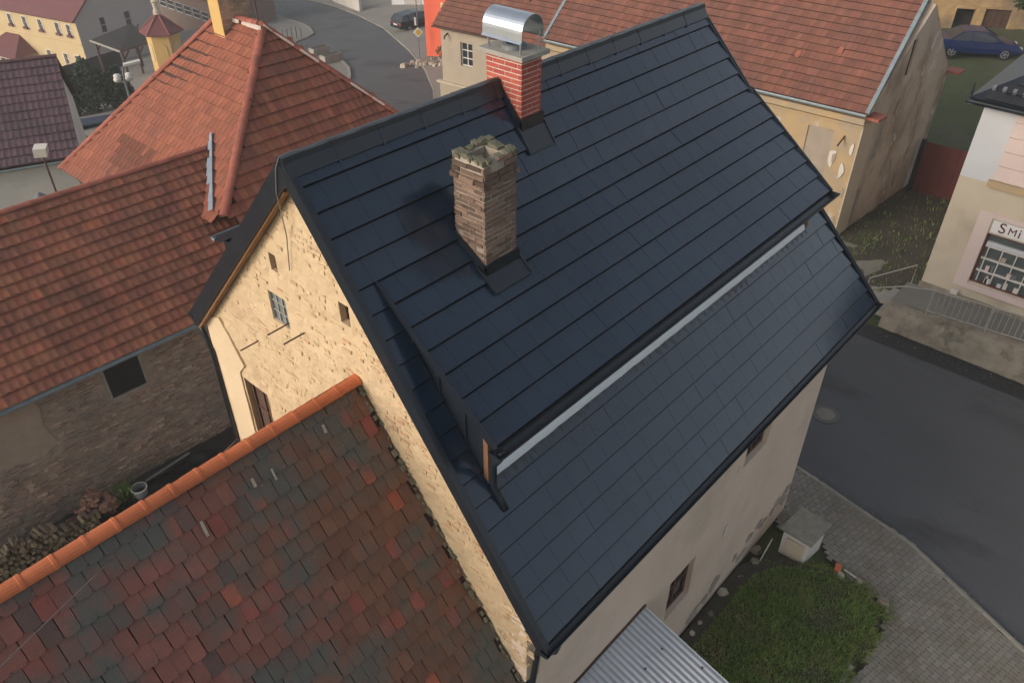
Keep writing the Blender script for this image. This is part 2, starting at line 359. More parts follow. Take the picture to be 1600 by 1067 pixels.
def tile_roof(parent, O, U, V, poly, pu, pv, kind, mo, ma, n_obj=0, colour=None, stagger=False, jit=.0, name='tile', ang=.0):
    """poly in (u, v) metres on the plane; tiles laid in courses from v = 0 upwards"""
    O, F = V3(O), frame(U, V); Uw, Vw = V3(U).normalized(), V3(V).normalized()
    vs, fs = tile_shape(kind, pu, pv); us = [p[0] for p in poly]; vv = [p[1] for p in poly]
    items = []; k = 0; v = min(vv)
    while v < max(vv)-pv*.4:
        u = min(us)-(pu/2 if stagger and k % 2 else 0)-pu
        while u < max(us):
            c = (u+pu/2, v+pv*.5)
            if pip(c, poly):
                P = O+Uw*(u+random.uniform(-jit, jit))+Vw*(v+random.uniform(-jit, jit)*.8)
                P = P+Vw*(.011*noise.noise(P*.9))+Uw.cross(Vw).normalized()*(.022*noise.noise(P*.55)+.006*random.random())
                items.append((P, random.uniform(-ang, ang), colour(c) if colour else (1,1,1), random.uniform(-1, 1)))
            u += pu
        v += pv; k += 1
    cp = V3((0, 0, CAM_H))
    items.sort(key=lambda t: (0 if in_view(t[0]) else 1, (t[0]-cp).length))
    me = None; join = MB()
    for i, (P, a, c, tl) in enumerate(items):
        Rm = F @ Matrix.Rotation(a, 3, 'Z') @ Matrix.Rotation(tl*ang*.6, 3, 'Y')
        if i < n_obj and in_view(P):
            if me is None:
                q = MB(); q.mesh_add(vs, fs); me = q.mesh(name, mo)
            o = put(name, me, parent, P, Rm); o.color = (*c, 1)
        else: join.mesh_add([P+Rm @ V3(p) for p in vs], fs, c)
    if join.f:
        o = join.build(name+'_field', ma, parent, tint=True); o['kind'] = 'stuff'
def slab(mb, pts, th):
    a = [V3(p) for p in pts]; n = (a[1]-a[0]).cross(a[2]-a[0]).normalized()
    if n.z < 0: n = -n
    mb.prism(a, -n*th)
def ridge_tiles(parent, A, B, L, r, m, name='ridge_tile', colour=None, lift=0., squash=.8):
    A, B = V3(A), V3(B); d = B-A; n = max(1, round(d.length/L)); L = d.length/n; d.normalize()
    s = d.cross(V3((0,0,1))).normalized(); u = s.cross(d).normalized(); F = Matrix((d, s, u)).transposed()
    q = MB(); k = 8; rows = [(-.012, r*1.05), (.03, r*1.05), (.036, r), (L+.03, r*.95)]
    for x, rr in rows:
        for j in range(k+1):
            t = math.pi*j/k; q.v.append((x, rr*math.cos(t), rr*math.sin(t)*squash))
    for i in range(3):
        for j in range(k): q.mesh_fix(i*(k+1)+j, (i+1)*(k+1)+j, (i+1)*(k+1)+j+1, i*(k+1)+j+1)
    q.f.append(tuple(range(k+1))[::-1]); q.t.append((1,1,1)); me = q.mesh(name, m)
    for i in range(n):
        c = colour() if colour else (lambda g: (g, g, g))(random.uniform(.85, 1.12))
        o = put(name, me, parent, A+d*L*i+u*lift, F @ Matrix.Rotation(random.uniform(-.015, .015), 3, 'Z')); o.color = (*c, 1)
def sheet(name, poly, dz, m, res=3., skirt=.0, parent=None, bumpy=0.):
    xs = [p[0] for p in poly]; ys = [p[1] for p in poly]; pts = []
    y = math.floor(min(ys)/res)*res
    while y < max(ys):
        x = math.floor(min(xs)/res)*res
        while x < max(xs):
            q = (x+.013*res, y+.017*res)
            if pip(q, poly): pts.append(q)
            x += res
        y += res
    # densify outline so it follows the slope
    o2 = []
    for i in range(len(poly)):
        a, b = V3(poly[i]), V3(poly[(i+1) % len(poly)]); k = max(1, int((b-a).length/res))
        o2 += [tuple(a+(b-a)*j/k) for j in range(k)]
    v, f = cdt(o2, [], pts); mb = MB()
    for i, p in enumerate(v): mb.v.append((p.x, p.y, T(p.y)+dz+(bumpy*noise.noise(V3((p.x*.9, p.y*.9, 0))) if bumpy and i >= len(o2) else 0)))
    for t in f:
        a, b, c = v[t[0]], v[t[1]], v[t[2]]
        if (b.x-a.x)*(c.y-a.y)-(b.y-a.y)*(c.x-a.x) < 0: t = t[::-1]
        mb.f.append(t); mb.t.append((1,1,1))
    if skirt:
        for i in range(len(o2)):
            a, b = o2[i], o2[(i+1) % len(o2)]
            mb.poly([(a[0], a[1], T(a[1])+dz), (b[0], b[1], T(b[1])+dz), (b[0], b[1], T(b[1])+dz-skirt), (a[0], a[1], T(a[1])+dz-skirt)])
    return structure(mb.build(name, m, parent))
def kerb(name, pts, m, w=.14, top=.13, L=1.0):
    k = structure(MBempty(name, pts[0]))
    for i in range(len(pts)-1):
        a, b = V3((*pts[i], T(pts[i][1]))), V3((*pts[i+1], T(pts[i+1][1]))); n = max(1, round((b-a).length/L))
        for j in range(n):
            p, q = a+(b-a)*(j/n), a+(b-a)*((j+1)/n); d = (q-p).normalized()
            mb = MB(); s = d.cross(V3((0,0,1))).normalized()*w/2; e = .004
            p, q = p+d*e, q-d*e; dz = V3((0,0,1))
            ch = .02
            prof = [(-1, -.1), (1, -.1), (1, top-ch), (1-ch*2/w, top), (-1+ch*2/w, top), (-1, top-ch)]
            mb.prism([p+s*x+dz*z for x, z in prof], q-p)
            o = mb.build('kerb_stone', m, k, fixn=True); g = random.uniform(.82, 1.12); o.color = (g, g, g*.98, 1)
    return k
def MBempty(name, p):
    o = bpy.data.objects.new(name, None); COL.objects.link(o); o.location = (p[0], p[1], T(p[1])); WLOC[o.name] = V3(o.location); return o
def gtint(a=.75, b=1.2, w=.06):
    def f(c=None):
        g = random.uniform(a, b); return (g*random.uniform(1-w, 1+w), g*random.uniform(1-w, 1+w), g*random.uniform(1-w, 1+w))
    return f
M['stonefacing_a'] = mat('gable_rubble_stone', (.64,.485,.30), (.54,.40,.245), 4, .95, .8, 30, tint='attr')
M['lead'] = mat('lead_flashing', (.30,.35,.41), (.24,.28,.33), 6, .5, .2, 20)
M['darkpost'] = mat('stained_timber', (.20,.10,.05), (.14,.07,.035), 3, .7, .3, 20)
M['lid'] = mat('lichened_concrete_lid', (.30,.28,.23), (.20,.19,.15), 6, .95, .5, 30)
M['barnglass'] = mat('dull_window_glass', (.028,.032,.033), (.02,.024,.025), 3, .14, spec=.6)
# ------------------------------------------------------------------ ground, roads, pavements
g = MB(); ys = [-120, -40, 0, 20, 24, 26, 28, 30, 32, 34, 36, 40, 46, 55, 70, 100, 150, 250, 400]
for a, b in zip(ys, ys[1:]): g.poly([(-150, a, T(a)-.06), (500, a, T(a)-.06), (500, b, T(b)-.06), (-150, b, T(b)-.06)])
structure(g.build('ground', M['ground']))
WEST = [(13.2, -8), (14.9, -1.7), (16.2, 1.3), (16.78, 4.78), (17.3, 8), (17.6, 13), (18.2, 18), (20, 24), (23, 31), (27.5, 38)]
EAST = [(24.9, -8), (24.88, 1), (24.76, 6.2), (25.4, 10), (26, 16), (26.6, 22), (27.6, 28), (28.9, 31.5), (30.64, 33.84), (33.4, 36.91), (37.26, 41.92), (42.01, 49), (49.38, 61.04), (54.98, 72.06), (60.33, 83.87), (64.78, 95.6), (72, 120)]
sheet('road', WEST+[(27, 46), (27, 60), (34, 74), (44, 95), (52, 120)]+EAST[::-1], .0, M['asphalt'])
sheet('asphalt_gutter', [(24.1, -8), (24.05, 1), (23.95, 6.0), (25.4, 10), (24.76, 6.2), (24.88, 1), (24.9, -8)], .004, M['darkasphalt'], res=1.)
kerb('pavement_kerb', WEST, M['kerb'], w=.12, top=.10)
kerb('far_kerb', EAST[2:], M['kerb'], w=.16, top=.11, L=2.)
sheet('far_pavement', EAST[2:]+[(120, 130), (120, 30), (40, 26), (30, 20), (29.6, 9.5), (29.6, 6.4), (25, 6.3)], .10, M['oldasphalt'])
ISL_A = [(62.84, 107.75), (53.49, 84.61), (49.89, 74.89), (48.6, 72), (47.2, 69.69), (46.2, 68), (44.62, 66.77), (42.55, 65.88), (36, 66), (38, 82), (46, 106)]
ISL_B = [(36, 58.5), (40.21, 57.65), (40.0, 56.2), (38.59, 53.7), (36.12, 49.22), (34.07, 46.41), (31, 43), (27.5, 44), (28, 52)]
sheet('traffic_island', ISL_A, .11, M['path']); kerb('island_kerb', ISL_A[:8], M['kerb'], w=.22, top=.14, L=2.)
sheet('planted_island', ISL_B, .11, M['path']); kerb('planted_island_kerb', ISL_B[:7], M['kerb'], w=.22, top=.14, L=2.)
sheet('paved_yard', [(18, 50), (20, 44), (34, 52), (37, 70), (42, 92), (20, 92), (16, 70)], .02, M['oldasphalt'])
sheet('soil_strip', [(25.2, 6.4), (26.6, 5.35), (38, 5.35), (38, 9.3), (29.4, 9.3), (26.2, 8.6)], .115, M['soil'], res=.6, bumpy=.10)
sheet('courtyard', [(-6, 8), (9, 8), (9, 17.9), (-6, 17.9)], .0, M['yard'], res=1., bumpy=.05)

# pavers: interlocking I-shaped concrete blocks
PAVE = [(10.4, -2.5), (14.55, -2.5), (14.78, -1.7), (16.08, 1.3), (16.66, 4.78), (17.1, 8), (15.3, 8), (15.2, 4.15), (14.5, 4.15), (14.7, 2.9), (14.15, 2.2), (14.0, 1.05), (13.3, .85), (11.4, .80)]
pav = sheet('pavement', PAVE, .035, M['joint'], res=1.)
hw = [(-.1, .078), (-.062, .078), (-.034, .054), (.034, .054), (.062, .078), (.1, .078)]
ol = [(a*.96, b*.95) for a, b in hw]+[(a*.96, -b*.95) for a, b in hw[::-1]]
n = len(ol)
bl_v = [(a, b, .035) for a, b in ol][::-1]+[(a, b, .07) for a, b in ol][::-1]
bl_f = [tuple(range(n, 2*n))]+[(i, (i+1) % n, n+(i+1) % n, n+i) for i in range(n)]
q = MB(); q.mesh_add(bl_v, bl_f); bl_me = q.mesh('paver', M['paver_o'])
PAVE_X = [(10.4, -2.5), (14.65, -2.5), (14.88, -1.7), (16.2, 1.3), (16.78, 4.78), (17.2, 8)]+PAVE[6:]
ang = R(-12); ca, sa = math.cos(ang), math.sin(ang); items = []
for i in range(-30, 75):
    for j in range(-50, 100):
        u = i*.204+(j % 2)*.102; v = j*.135; x = 13.5+u*ca-v*sa; y = v*ca+u*sa
        if pip((x, y), PAVE_X): items.append((x, y))
items.sort(key=lambda p: (0 if in_view((p[0], p[1], 0), 0) else 1, math.hypot(p[0], p[1])))
joinp = MB()
for k, (x, y) in enumerate(items):
    c = gtint(.86, 1.1, .03)(); z = random.uniform(-.004, .004)
    if k < 300: o = put('paver', bl_me, pav, (x, y, z), (random.uniform(-.012, .012), random.uniform(-.012, .012), ang)); o.color = (*c, 1)
    else: joinp.mesh_add([(x+a*ca-b*sa, y+b*ca+a*sa, z+h) for a, b, h in bl_v], bl_f, c)
stuff(joinp.build('paver_field', M['paver_a'], pav, tint=True))
# manhole
mh = thing('manhole_cover', 'round cast iron manhole cover set in the asphalt street', 'manhole cover', (19.4, 4.95, 0))
mb = MB(); mb.lathe((19.4, 4.95, 0), [(.40, .004), (.39, .012), (.30, .014), (.30, .006)], 28); mb.build('frame', M['castiron'], mh)
mb = MB(); mb.lathe((19.4, 4.95, 0), [(.29, .004), (.285, .016), (0, .017)], 28)
for k in range(14): a = k*math.pi/7; mb.obox((19.4+.25*math.cos(a), 4.95+.25*math.sin(a), .018), (.02, 0, 0), (0, .02, 0), (0, 0, .004))
mb.build('cover', M['path'], mh)
# grass patch beside the house
GP = [(9.4, 4.1), (12.7, 4.1), (13.6, 3.6), (13.8, 2.85), (14.2, 2.1), (13.97, 1.1), (13.3, .9), (12.1, .95), (11.4, .92), (10.5, .2), (8.2, .2), (8.2, 4.1)]
def hump(x, y): return .05+.16*max(0, 1-((x-11.9)/2.6)**2-((y-2.6)/2.0)**2)
mb = MB(); pts = [(8.2+i*.25+random.uniform(-.05, .05), .2+j*.25+random.uniform(-.05, .05)) for i in range(26) for j in range(17)]
v, f = cdt(GP, [], [p for p in pts if pip(p, GP)])
mb.v = [(p.x, p.y, hump(p.x, p.y)) for p in v]; mb.f = f; mb.t = [(1,1,1)]*len(f)
structure(mb.build('grass_bed', M['soil'], fixn=True))
def grass(name, poly, hfun, n, h0, h1, label, seed=1, keep=None):
    rg = random.Random(seed); xs = [p[0] for p in poly]; ys = [p[1] for p in poly]; mb = MB()
    for _ in range(n):
        x, y = rg.uniform(min(xs), max(xs)), rg.uniform(min(ys), max(ys))
        if not pip((x, y), poly): continue
        d = .5+.5*noise.noise(V3((x*1.3, y*1.3, seed)))
        if keep and rg.random() > keep*(d*1.6): continue
        z = hfun(x, y); h = rg.uniform(h0, h1)*(.5+d); a = rg.uniform(0, 6.28); w = h*.07+.003; lx, ly = rg.gauss(0, .45)*h, rg.gauss(0, .45)*h
        dx, dy = math.cos(a)*w, math.sin(a)*w; g = rg.uniform(.55, 1.35); c = (g*rg.uniform(.85, 1.3), g, g*.9)
        n0 = len(mb.v); mb.v += [(x-dx, y-dy, z), (x+dx, y+dy, z), (x+lx*.5+dx*.6, y+ly*.5+dy*.6, z+h*.6), (x+lx*.5-dx*.6, y+ly*.5-dy*.6, z+h*.6), (x+lx, y+ly, z+h)]
        mb.f += [(n0, n0+1, n0+2, n0+3), (n0+3, n0+2, n0+4)]; mb.t += [c, c]
    return stuff(mb.build(name, M['grass_a'], tint=True), label, 'grass')
grass('grass', [(9.2, 3.75), (12.6, 3.7), (13.3, 3.3), (13.7, 2.75), (14.05, 2.1), (13.85, 1.15), (13.3, 1.0), (12.1, 1.05), (11.4, 1.0), (10.5, .3), (8.6, .3), (8.6, 3.6)], hump, 60000, .035, .12, 'shaggy green grass patch between the house wall and the paving', keep=1.15)
rg_ = random.Random(4); eb = [(13.0, 3.75), (13.75, 2.9), (14.15, 2.1), (13.98, 1.1), (13.3, .92), (12.1, .95), (11.4, .95)]
mb = MB()
for _ in range(5200):   # ragged weedy border spilling over the edge
    i = rg_.randrange(len(eb)-1); t = rg_.random(); x = eb[i][0]+(eb[i+1][0]-eb[i][0])*t+rg_.gauss(0, .09); y = eb[i][1]+(eb[i+1][1]-eb[i][1])*t+rg_.gauss(0, .09)
    if noise.noise(V3((x*2.2, y*2.2, 3))) < -.05: continue
    h = rg_.uniform(.03, .13); a = rg_.uniform(0, 6.28); w = rg_.uniform(.004, .014); g = rg_.uniform(.4, 1.2); dx, dy = math.cos(a)*w, math.sin(a)*w; lx, ly = rg_.gauss(0, .7)*h, rg_.gauss(0, .7)*h
    mb.poly([(x-dx, y-dy, .06), (x+dx, y+dy, .06), (x+lx+dx*.5, y+ly+dy*.5, .06+h*.7), (x+lx*1.3, y+ly*1.3, .06+h)], (g*rg_.uniform(.8, 1.5), g, g*.85))
for _ in range(420):   # dry stalks
    x, y = rg_.uniform(9.2, 13.9), rg_.uniform(.5, 3.6)
    if not pip((x, y), GP): continue
    h = rg_.uniform(.12, .30); z = hump(x, y); lx, ly = rg_.gauss(0, .3)*h, rg_.gauss(0, .3)*h; mb.poly([(x-.004, y, z), (x+.004, y, z), (x+lx, y+ly, z+h)], (1.7, 1.15, 1.2))
stuff(mb.build('weed_border', M['grass_a'], tint=True), 'ragged weeds and dry stalks fringing the grass patch', 'weeds')
grass('lawn', [(37.5, 4), (37.5, 9.5), (38, 20), (62, 22), (66, 8), (58, 2)], lambda x, y: -.05, 42000, .08, .3, 'green lawn around the parked blue saloon car', 5)
grass('weeds', [(25.6, 6.2), (26.8, 5.6), (36, 5.6), (36, 9.2), (29.6, 9.2), (27, 8.3)], lambda x, y: .08, 9000, .05, .18, 'patchy weeds on the soil strip behind the shop', 9, keep=.22)

rl2 = random.Random(21); mb = MB()
for _ in range(420):   # leaves and grit along the gutter and kerb
    if rl2.random() < .6: x, y = 24.5+rl2.gauss(0, .25), rl2.uniform(-3, 6)
    else:
        t = rl2.random(); x, y = 15.0+1.75*t+abs(rl2.gauss(.12, .15)), -1.6+6.3*t
    r = rl2.uniform(.012, .035); a = rl2.uniform(0, 6.28); g = rl2.uniform(.5, 1.6); u = V3((math.cos(a), math.sin(a), .2))*r; w = V3((-math.sin(a), math.cos(a), -.1))*r*.6; p = V3((x, y, .02)); mb.poly([p-u, p+w, p+u, p-w], (g, g*.9, g*.8))
stuff(mb.build('fallen_leaves', M['log_a'], tint=True), 'scattered dry leaves and grit along the street gutters', 'leaves')
# ------------------------------------------------------------------ the black-roofed house
SR = 1.306; SL = 1.039; RY, RZ = 8.03, 11.96
zR = lambda y: RZ-SR*(RY-y)
zL = lambda y: RZ-SL*(y-RY)
xend = lambda y: 14.2+(RY-y)*.374
XV = 4.74; YE = 3.75; YLE = 11.84
house = thing('house', 'two-storey house with new black metal roof, cream rubble gable and long dormer', 'house', (4.9, 4.15, 0))
wall('wall', house, M['gable'], (4.9, 11.7, 0), (0, -1, 0), [(0, 0), (7.55, 0), (7.55, zR(4.15)-.1), (11.7-RY, RZ-.14), (0, zL(11.7)-.1)],
     holes=[(11.7-9.09, 9.98, 11.7-8.92, 10.27), (11.7-9.34, 9.0, 11.7-8.9, 9.53), (11.7-7.53, 9.81, 11.7-7.32, 10.14), (11.7-10.88, 4.9, 11.7-10.16, 7.0)], depth=.22, grid=.07, amp=.022, nscale=6., label='rough cream rubble and plaster gable wall')
mb = MB(); z = 4.6
gh_ = [(8.90, 9.11, 9.95, 10.3), (8.88, 9.36, 8.97, 9.56), (7.30, 7.55, 9.78, 10.17), (10.13, 10.92, 4.5, 7.03)]
while z < 11.8:
    h = random.uniform(.045, .085); y = 11.55
    while y > 4.2:
        l = random.uniform(.06, .24); top = min(zR(y-l), zL(y))-.2; pl = y > 10.65 and z < 8.2
        if z+h < top and not pl and not any(y > a-.02 and y-l < b+.02 and z+h > c-.02 and z < d_+.02 for a, b, c, d_ in gh_):
            n1 = noise.noise(V3((y*.9, z*.9, 4))); band = (z-(zR(y)-.2)) > -1.7
            keep = .50+.5*n1+(.2 if band else 0)
            if random.random() < keep:
                g = random.uniform(.84, 1.08); c = (g, g, g)
                if random.random() < (.38 if band and y < 7.6 else .07): c = (g*.98, g*.82, g*.78)
                pr = random.uniform(.003, .014); t1 = random.uniform(-.02, .02); X = 4.9
                P = lambda yy, zz, d: (X-d, yy, zz)
                e = min(.012, l*.12)
                mb.mesh_add([P(y, z, -.04), P(y-l, z+t1, -.04), P(y-l, z+h+t1, -.04), P(y, z+h, -.04), P(y-e, z+e, pr), P(y-l+e, z+e+t1, pr+random.uniform(-.012, .008)), P(y-l+e*1.5, z+h-e+t1, pr), P(y-e*1.5, z+h-e, pr+random.uniform(-.012, .008))], [(4, 5, 6, 7), (0, 1, 5, 4), (1, 2, 6, 5), (2, 3, 7, 6), (3, 0, 4, 7)], c)
        y -= l+random.uniform(.012, .05)
    z += h+random.uniform(.01, .03)
stuff(mb.build('stone_facing', M['stonefacing_a'], house, tint=True))
RW = [(4.9+4.27, 1.62), (4.9+5.24, 1.5), (4.9+5.22, 2.84), (4.9+4.31, 2.98)]
wall('wall', house, M['render'], (4.9, 4.15, 0), (1, 0, 0), [(0, 0), (10.22, 0), (10.22, zR(4.15)-.1), (0, zR(4.15)-.1)],
     holes=[(4.29, 1.62, 5.22, 2.88), (6.62, 4.3, 7.62, 5.5)], depth=.2, grid=.22, amp=.008, nscale=2., label='weathered beige rendered street wall')
mb = MB(); xa, xb = 15.12, xend(11.7)-.35
mb.poly([(xa, 4.15, 0), (xb, 11.7, 0), (xb, 11.7, zL(11.7)-.1), ((xend(RY)-.4), RY, RZ-.14), (xa, 4.15, zR(4.15)-.1)])
mb.poly([(xb, 11.7, 0), (4.9, 11.7, 0), (4.9, 11.7, zL(11.7)-.1), (xb, 11.7, zL(11.7)-.1)])
mb.build('wall', M['render'], house)
mb = MB(); mb.poly([(5.2, 4.4, 1.0), (14.9, 4.4, 1.0), (12.5, 11.4, 1.0), (5.2, 11.4, 1.0)]); mb.poly([(5.2, 4.5, 0), (14.5, 4.5, 0), (14.5, 4.5, 6), (5.2, 4.5, 6)]); mb.poly([(5.25, 4.5, 0), (5.25, 11.4, 0), (5.25, 11.4, 8), (5.25, 8, 10.5), (5.25, 4.5, 6.5)]); mb.build('inner_lining', M['oldwood'], house)
# smooth plaster at the gable's left corner, proud of the rubble
wall('plaster_patch', house, M['smoothcream'], (4.868, 11.7, 0), (0, -1, 0), [(-.02, 4.0), (.76, 4.0), (.78, 7.1), (1.0, 7.35), (.72, 7.85), (.5, 8.15), (-.02, 7.95)], grid=.12, amp=.006, back=.05, label='smooth cream plaster at the gable corner')
GU = ((4.9, 11.7, 0), (0, -1, 0))
window(house, *GU, 11.7-9.34, 9.0, 11.7-8.9, 9.53, .05, M['concrete'], M['glassgrey'], 3, 3, fw=.012, bar=.022, joint_panes=False)
mb = MB()
for (y0, y1, z0, z1) in ((8.92, 9.09, 9.98, 10.27), (7.32, 7.53, 9.81, 10.14)):
    window(house, *GU, 11.7-y1, z0, 11.7-y0, z1, .13, M['oldwood'], M['oldwood'], 2, 3, fw=.02, bar=.025, name='vent_window')
window(house, *GU, 11.7-10.88, 4.9, 11.7-10.16, 7.0, .12, M['oldwood'], M['oldwood'], 2, 3, fw=.07, bar=.04, name='shutter')
for (y, z, l) in ((10.01, 8.24, .33), (9.0, 9.05, .33), (8.52, 9.14, .36)):
    mb = MB(); mb.tube([(4.95, y, z), (4.9-l, y+.01, z-.02)], .012, 6); mb.build('iron_rod', M['oldwood'], house)
RU = ((4.9, 4.15, 0), (1, 0, 0))
window(house, *RU, 4.29, 1.62, 5.22, 2.88, .14, M['oldwood'], M['glass'], 2, 2, fw=.08, bar=.06)
window(house, *RU, 6.62, 4.3, 7.62, 5.5, .14, M['oldwood'], M['glass'], 2, 2, fw=.08, bar=.06)
for (u0, z0, u1, z1) in ((4.29, 1.62, 5.22, 2.88), (6.62, 4.3, 7.62, 5.5)):   # chipped surround
    for k in range(0):
        s = random.choice((0, 1, 2)); u = u0-.06 if s == 0 else u1+.06 if s == 1 else random.uniform(u0, u1); z = random.uniform(z0, z1) if s < 2 else z1+.05
        r = random.uniform(.05, .12); a0 = random.uniform(0, 6); m_ = MB()
        m_.prism([(4.9+u+r*random.uniform(.6, 1.2)*math.cos(a0+t), 4.15-.006, z+1.4*r*random.uniform(.6, 1.2)*math.sin(a0+t)) for t in (5, 4, 3, 2, 1, 0)], (0, -random.uniform(.006, .02), 0)); m_.build('plaster_chip', M['mortar'] if k % 3 else M['oldwood'], house, fixn=True)
# flaking base of the street wall and the pale patch
for k in range(26):
    u = random.uniform(5.6, 10.1); z = random.uniform(.1, .55)+(u-5.6)*.12; r = random.uniform(.07, .22); a0 = random.uniform(0, 6); m_ = MB()
    m_.prism([(4.9+u+r*random.uniform(.5, 1.3)*math.cos(a0+t), 4.142, z+.7*r*random.uniform(.5, 1.3)*math.sin(a0+t)) for t in (5.4, 4.5, 3.6, 2.7, 1.8, .9, 0)], (0, -random.uniform(.004, .012), 0)); m_.build('flaking_patch', random.choice((M['mortar'], M['lime'], M['rubblem'])), house, fixn=True)
m_ = MB(); m_.prism([(11.38+.1*math.cos(t)*random.uniform(.8, 1.1), 4.14, 2.5+.2*math.sin(t)*random.uniform(.8, 1.1)) for t in (5.4, 4.5, 3.6, 2.7, 1.8, .9, 0)], (0, -.012, 0)); m_.build('pale_patch', M['offwhite'], house, fixn=True)

# roof decks
roof = MB()
slab(roof, [(XV, YE, zR(YE)-.03), (xend(YE), YE, zR(YE)-.03), (xend(RY), RY, RZ-.03), (XV, RY, RZ-.03)], .1)
roof = roof.build('roof', M['black'], house)
mb = MB(); slab(mb, [(XV, RY, RZ-.02), (xend(RY), RY, RZ-.02), (xend(YLE), YLE, zL(YLE)-.02), (XV, YLE, zL(YLE)-.02)], .12); mb.build('roof', M['black'], house)
PC = .352
_cache = {}
def roof_sheets(parent, O, Vd, nc, x0, xe, first=0, skip=None, off=0., yv=None):
    """steel shingle sheets in courses; O at the lower-left corner of the plane, U = +X"""
    O = V3(O); Vd = V3(Vd).normalized(); F = frame((1, 0, 0), Vd)
    for k in range(first, nc):
        base = O+Vd*(PC*k); x = x0+((k*.8+off) % 1.2)-1.2
        while True:
            a, b = max(x, x0), x+1.2; x += 1.2
            if b <= x0+.02: continue
            lim = [xe(k, 0), xe(k, 1)]
            if a >= max(lim)-.02: break
            joints = [a]+[t for t in (x-1.2+.4, x-1.2+.8) if t > a+.02]+[b]
            joints = [t for t in joints if t < max(lim)]
            if b > max(lim): joints.append(max(lim))
            key = (round(PC, 4), tuple(round(t-a, 3) for t in joints), round(lim[0]-a, 3) if b > min(lim) else 0, round(lim[1]-a, 3) if b > min(lim) else 0)
            if key not in _cache:
                q = MB(); J = [t-a for t in joints]; top = PC+.03
                for i, (p, r) in enumerate(zip(J, J[1:])):
                    cl = lambda t, e: min(t, lim[e]-a)
                    l0, r0, l1, r1 = cl(p+.0008, 0), cl(r-.0008, 0), cl(p+.0008, 1), cl(r-.0008, 1)
                    h = .042
                    vs = [(l0, 0, h-.016), (r0, 0, h-.018), (r1, top, .004), (l1, top, .006), (l0, .004, h-.025), (r0, .004, h-.027), (l0, .019, h+.001), (r0, .019, h-.001), (l1, top, -.01), (r1, top, -.01)]
                    q.mesh_add(vs, [(6, 7, 2, 3), (0, 1, 7, 6), (4, 5, 1, 0), (0, 6, 3, 8, 4), (5, 9, 2, 7, 1)])
                me_ = q.mesh('roof_sheet', M['sheet']); me_.materials.append(M['fold_shade']); _cache[key] = me_
                for pi, p_ in enumerate(me_.polygons): p_.material_index = 1 if pi % 5 in (1, 2) else 0  # nose and lip of each sheet take the painted shade colour
            o = put('roof_sheet', _cache[key], parent, base+V3((a, 0, 0))-V3((O.x, 0, 0)), F @ Matrix.Rotation(random.uniform(-.003, .003), 3, 'X') @ Matrix.Rotation(random.uniform(-.004, .004), 3, 'Y'))
            g = random.uniform(.9, 1.1); o.color = (g, g, g, 1)
VR = V3((0, RY-YE, RZ-zR(YE))); VR.normalize()
ycs = lambda k, e: YE+(k+e)*PC*VR.y
OR_ = (0, YE, zR(YE))
roof_sheets(roof, OR_, VR, 7, XV+.03, lambda k, e: xend(ycs(k, e)))
roof_sheets(roof, OR_, VR, 15, XV+.03, lambda k, e: 5.19, first=7)
roof_sheets(roof, OR_, VR, 20, XV+.03, lambda k, e: xend(ycs(k, e)), first=15, off=.3)
mb = MB()   # far strip beside the dormer
for k in range(7, 15):
    a, b = V3((0, ycs(k, 0), zR(ycs(k, 0))+.03)), V3((0, ycs(k, 1), zR(ycs(k, 1))+.005))
    mb.poly([(14.5, a.y, a.z), (xend(a.y), a.y, a.z), (xend(b.y), b.y, b.z), (14.5, b.y, b.z)]); mb.poly([(14.5, a.y, a.z-.03), (xend(a.y), a.y, a.z-.03), (xend(a.y), a.y, a.z), (14.5, a.y, a.z)])
mb.build('edge_sheet', M['black'], roof)
# dormer
KY = ycs(15, 0); KZ = zR(KY); DY, DZ = 4.93, 9.0
dormer = MB(); slab(dormer, [(5.14, DY+.02, DZ-.02), (14.66, DY+.02, DZ-.02), (14.66, KY, KZ-.02), (5.14, KY, KZ-.02)], .09); dormer = dormer.build('dormer', M['black'], house, label='long shed dormer with black sheet roof')
VD = V3((0, KY-DY, KZ-DZ)); ld = VD.length; VD.normalize(); ncd = int(ld/PC+.5)
PC0 = PC; PC = ld/ncd
roof_sheets(dormer, (0, DY, DZ), VD, ncd, 5.10, lambda k, e: 14.68, off=.7)
PC = PC0
for x, s in ((5.19, -1), (14.5, 1)):
    mb = MB(); mb.prism([(x, KY, KZ-.03), (x, 5.2, zR(5.2)), (x, 5.2, DZ+.12), ], (.03*s*-1, 0, 0)); mb.build('cheek', M['black'], dormer, fixn=True)
for y in (5.5, 5.95, 6.4):
    mb = MB(); z0 = zR(y); z1 = DZ+(y-DY)*VD.z/VD.y-.05; mb.box(5.165, y-.012, z0, 5.189, y+.012, z1); mb.build('standing_seam', M['black'], dormer)
mb = MB(); mb.box(5.2, 5.20, zR(5.2)+.03, 14.5, 5.26, DZ+.05); mb.build('front_board', M['osb'], dormer)
mb = MB(); N_ = 60
for i in range(N_):
    x0, x1 = 5.29+9.05*i/N_, 5.29+9.05*(i+1)/N_; b0 = .008*noise.noise(V3((i*.6, 0, 3))); b1 = .008*noise.noise(V3(((i+1)*.6, 0, 3))); zb = zR(5.12)+.05
    sec = [(5.198, .15), (5.155, .142), (5.125, .10), (5.11, .03), (5.125, .0)]
    for (ya, za), (yb, zb_) in zip(sec, sec[1:]): mb.poly([(x0, yb+b0, zb+zb_+b0), (x1, yb+b1, zb+zb_+b1), (x1, ya+b1, zb+za+b1), (x0, ya+b0, zb+za+b0)])
mb.build('white_flashing', M['white'], dormer, smooth=True)
mb = MB(); N_ = 190   # crimped apron below the flashing
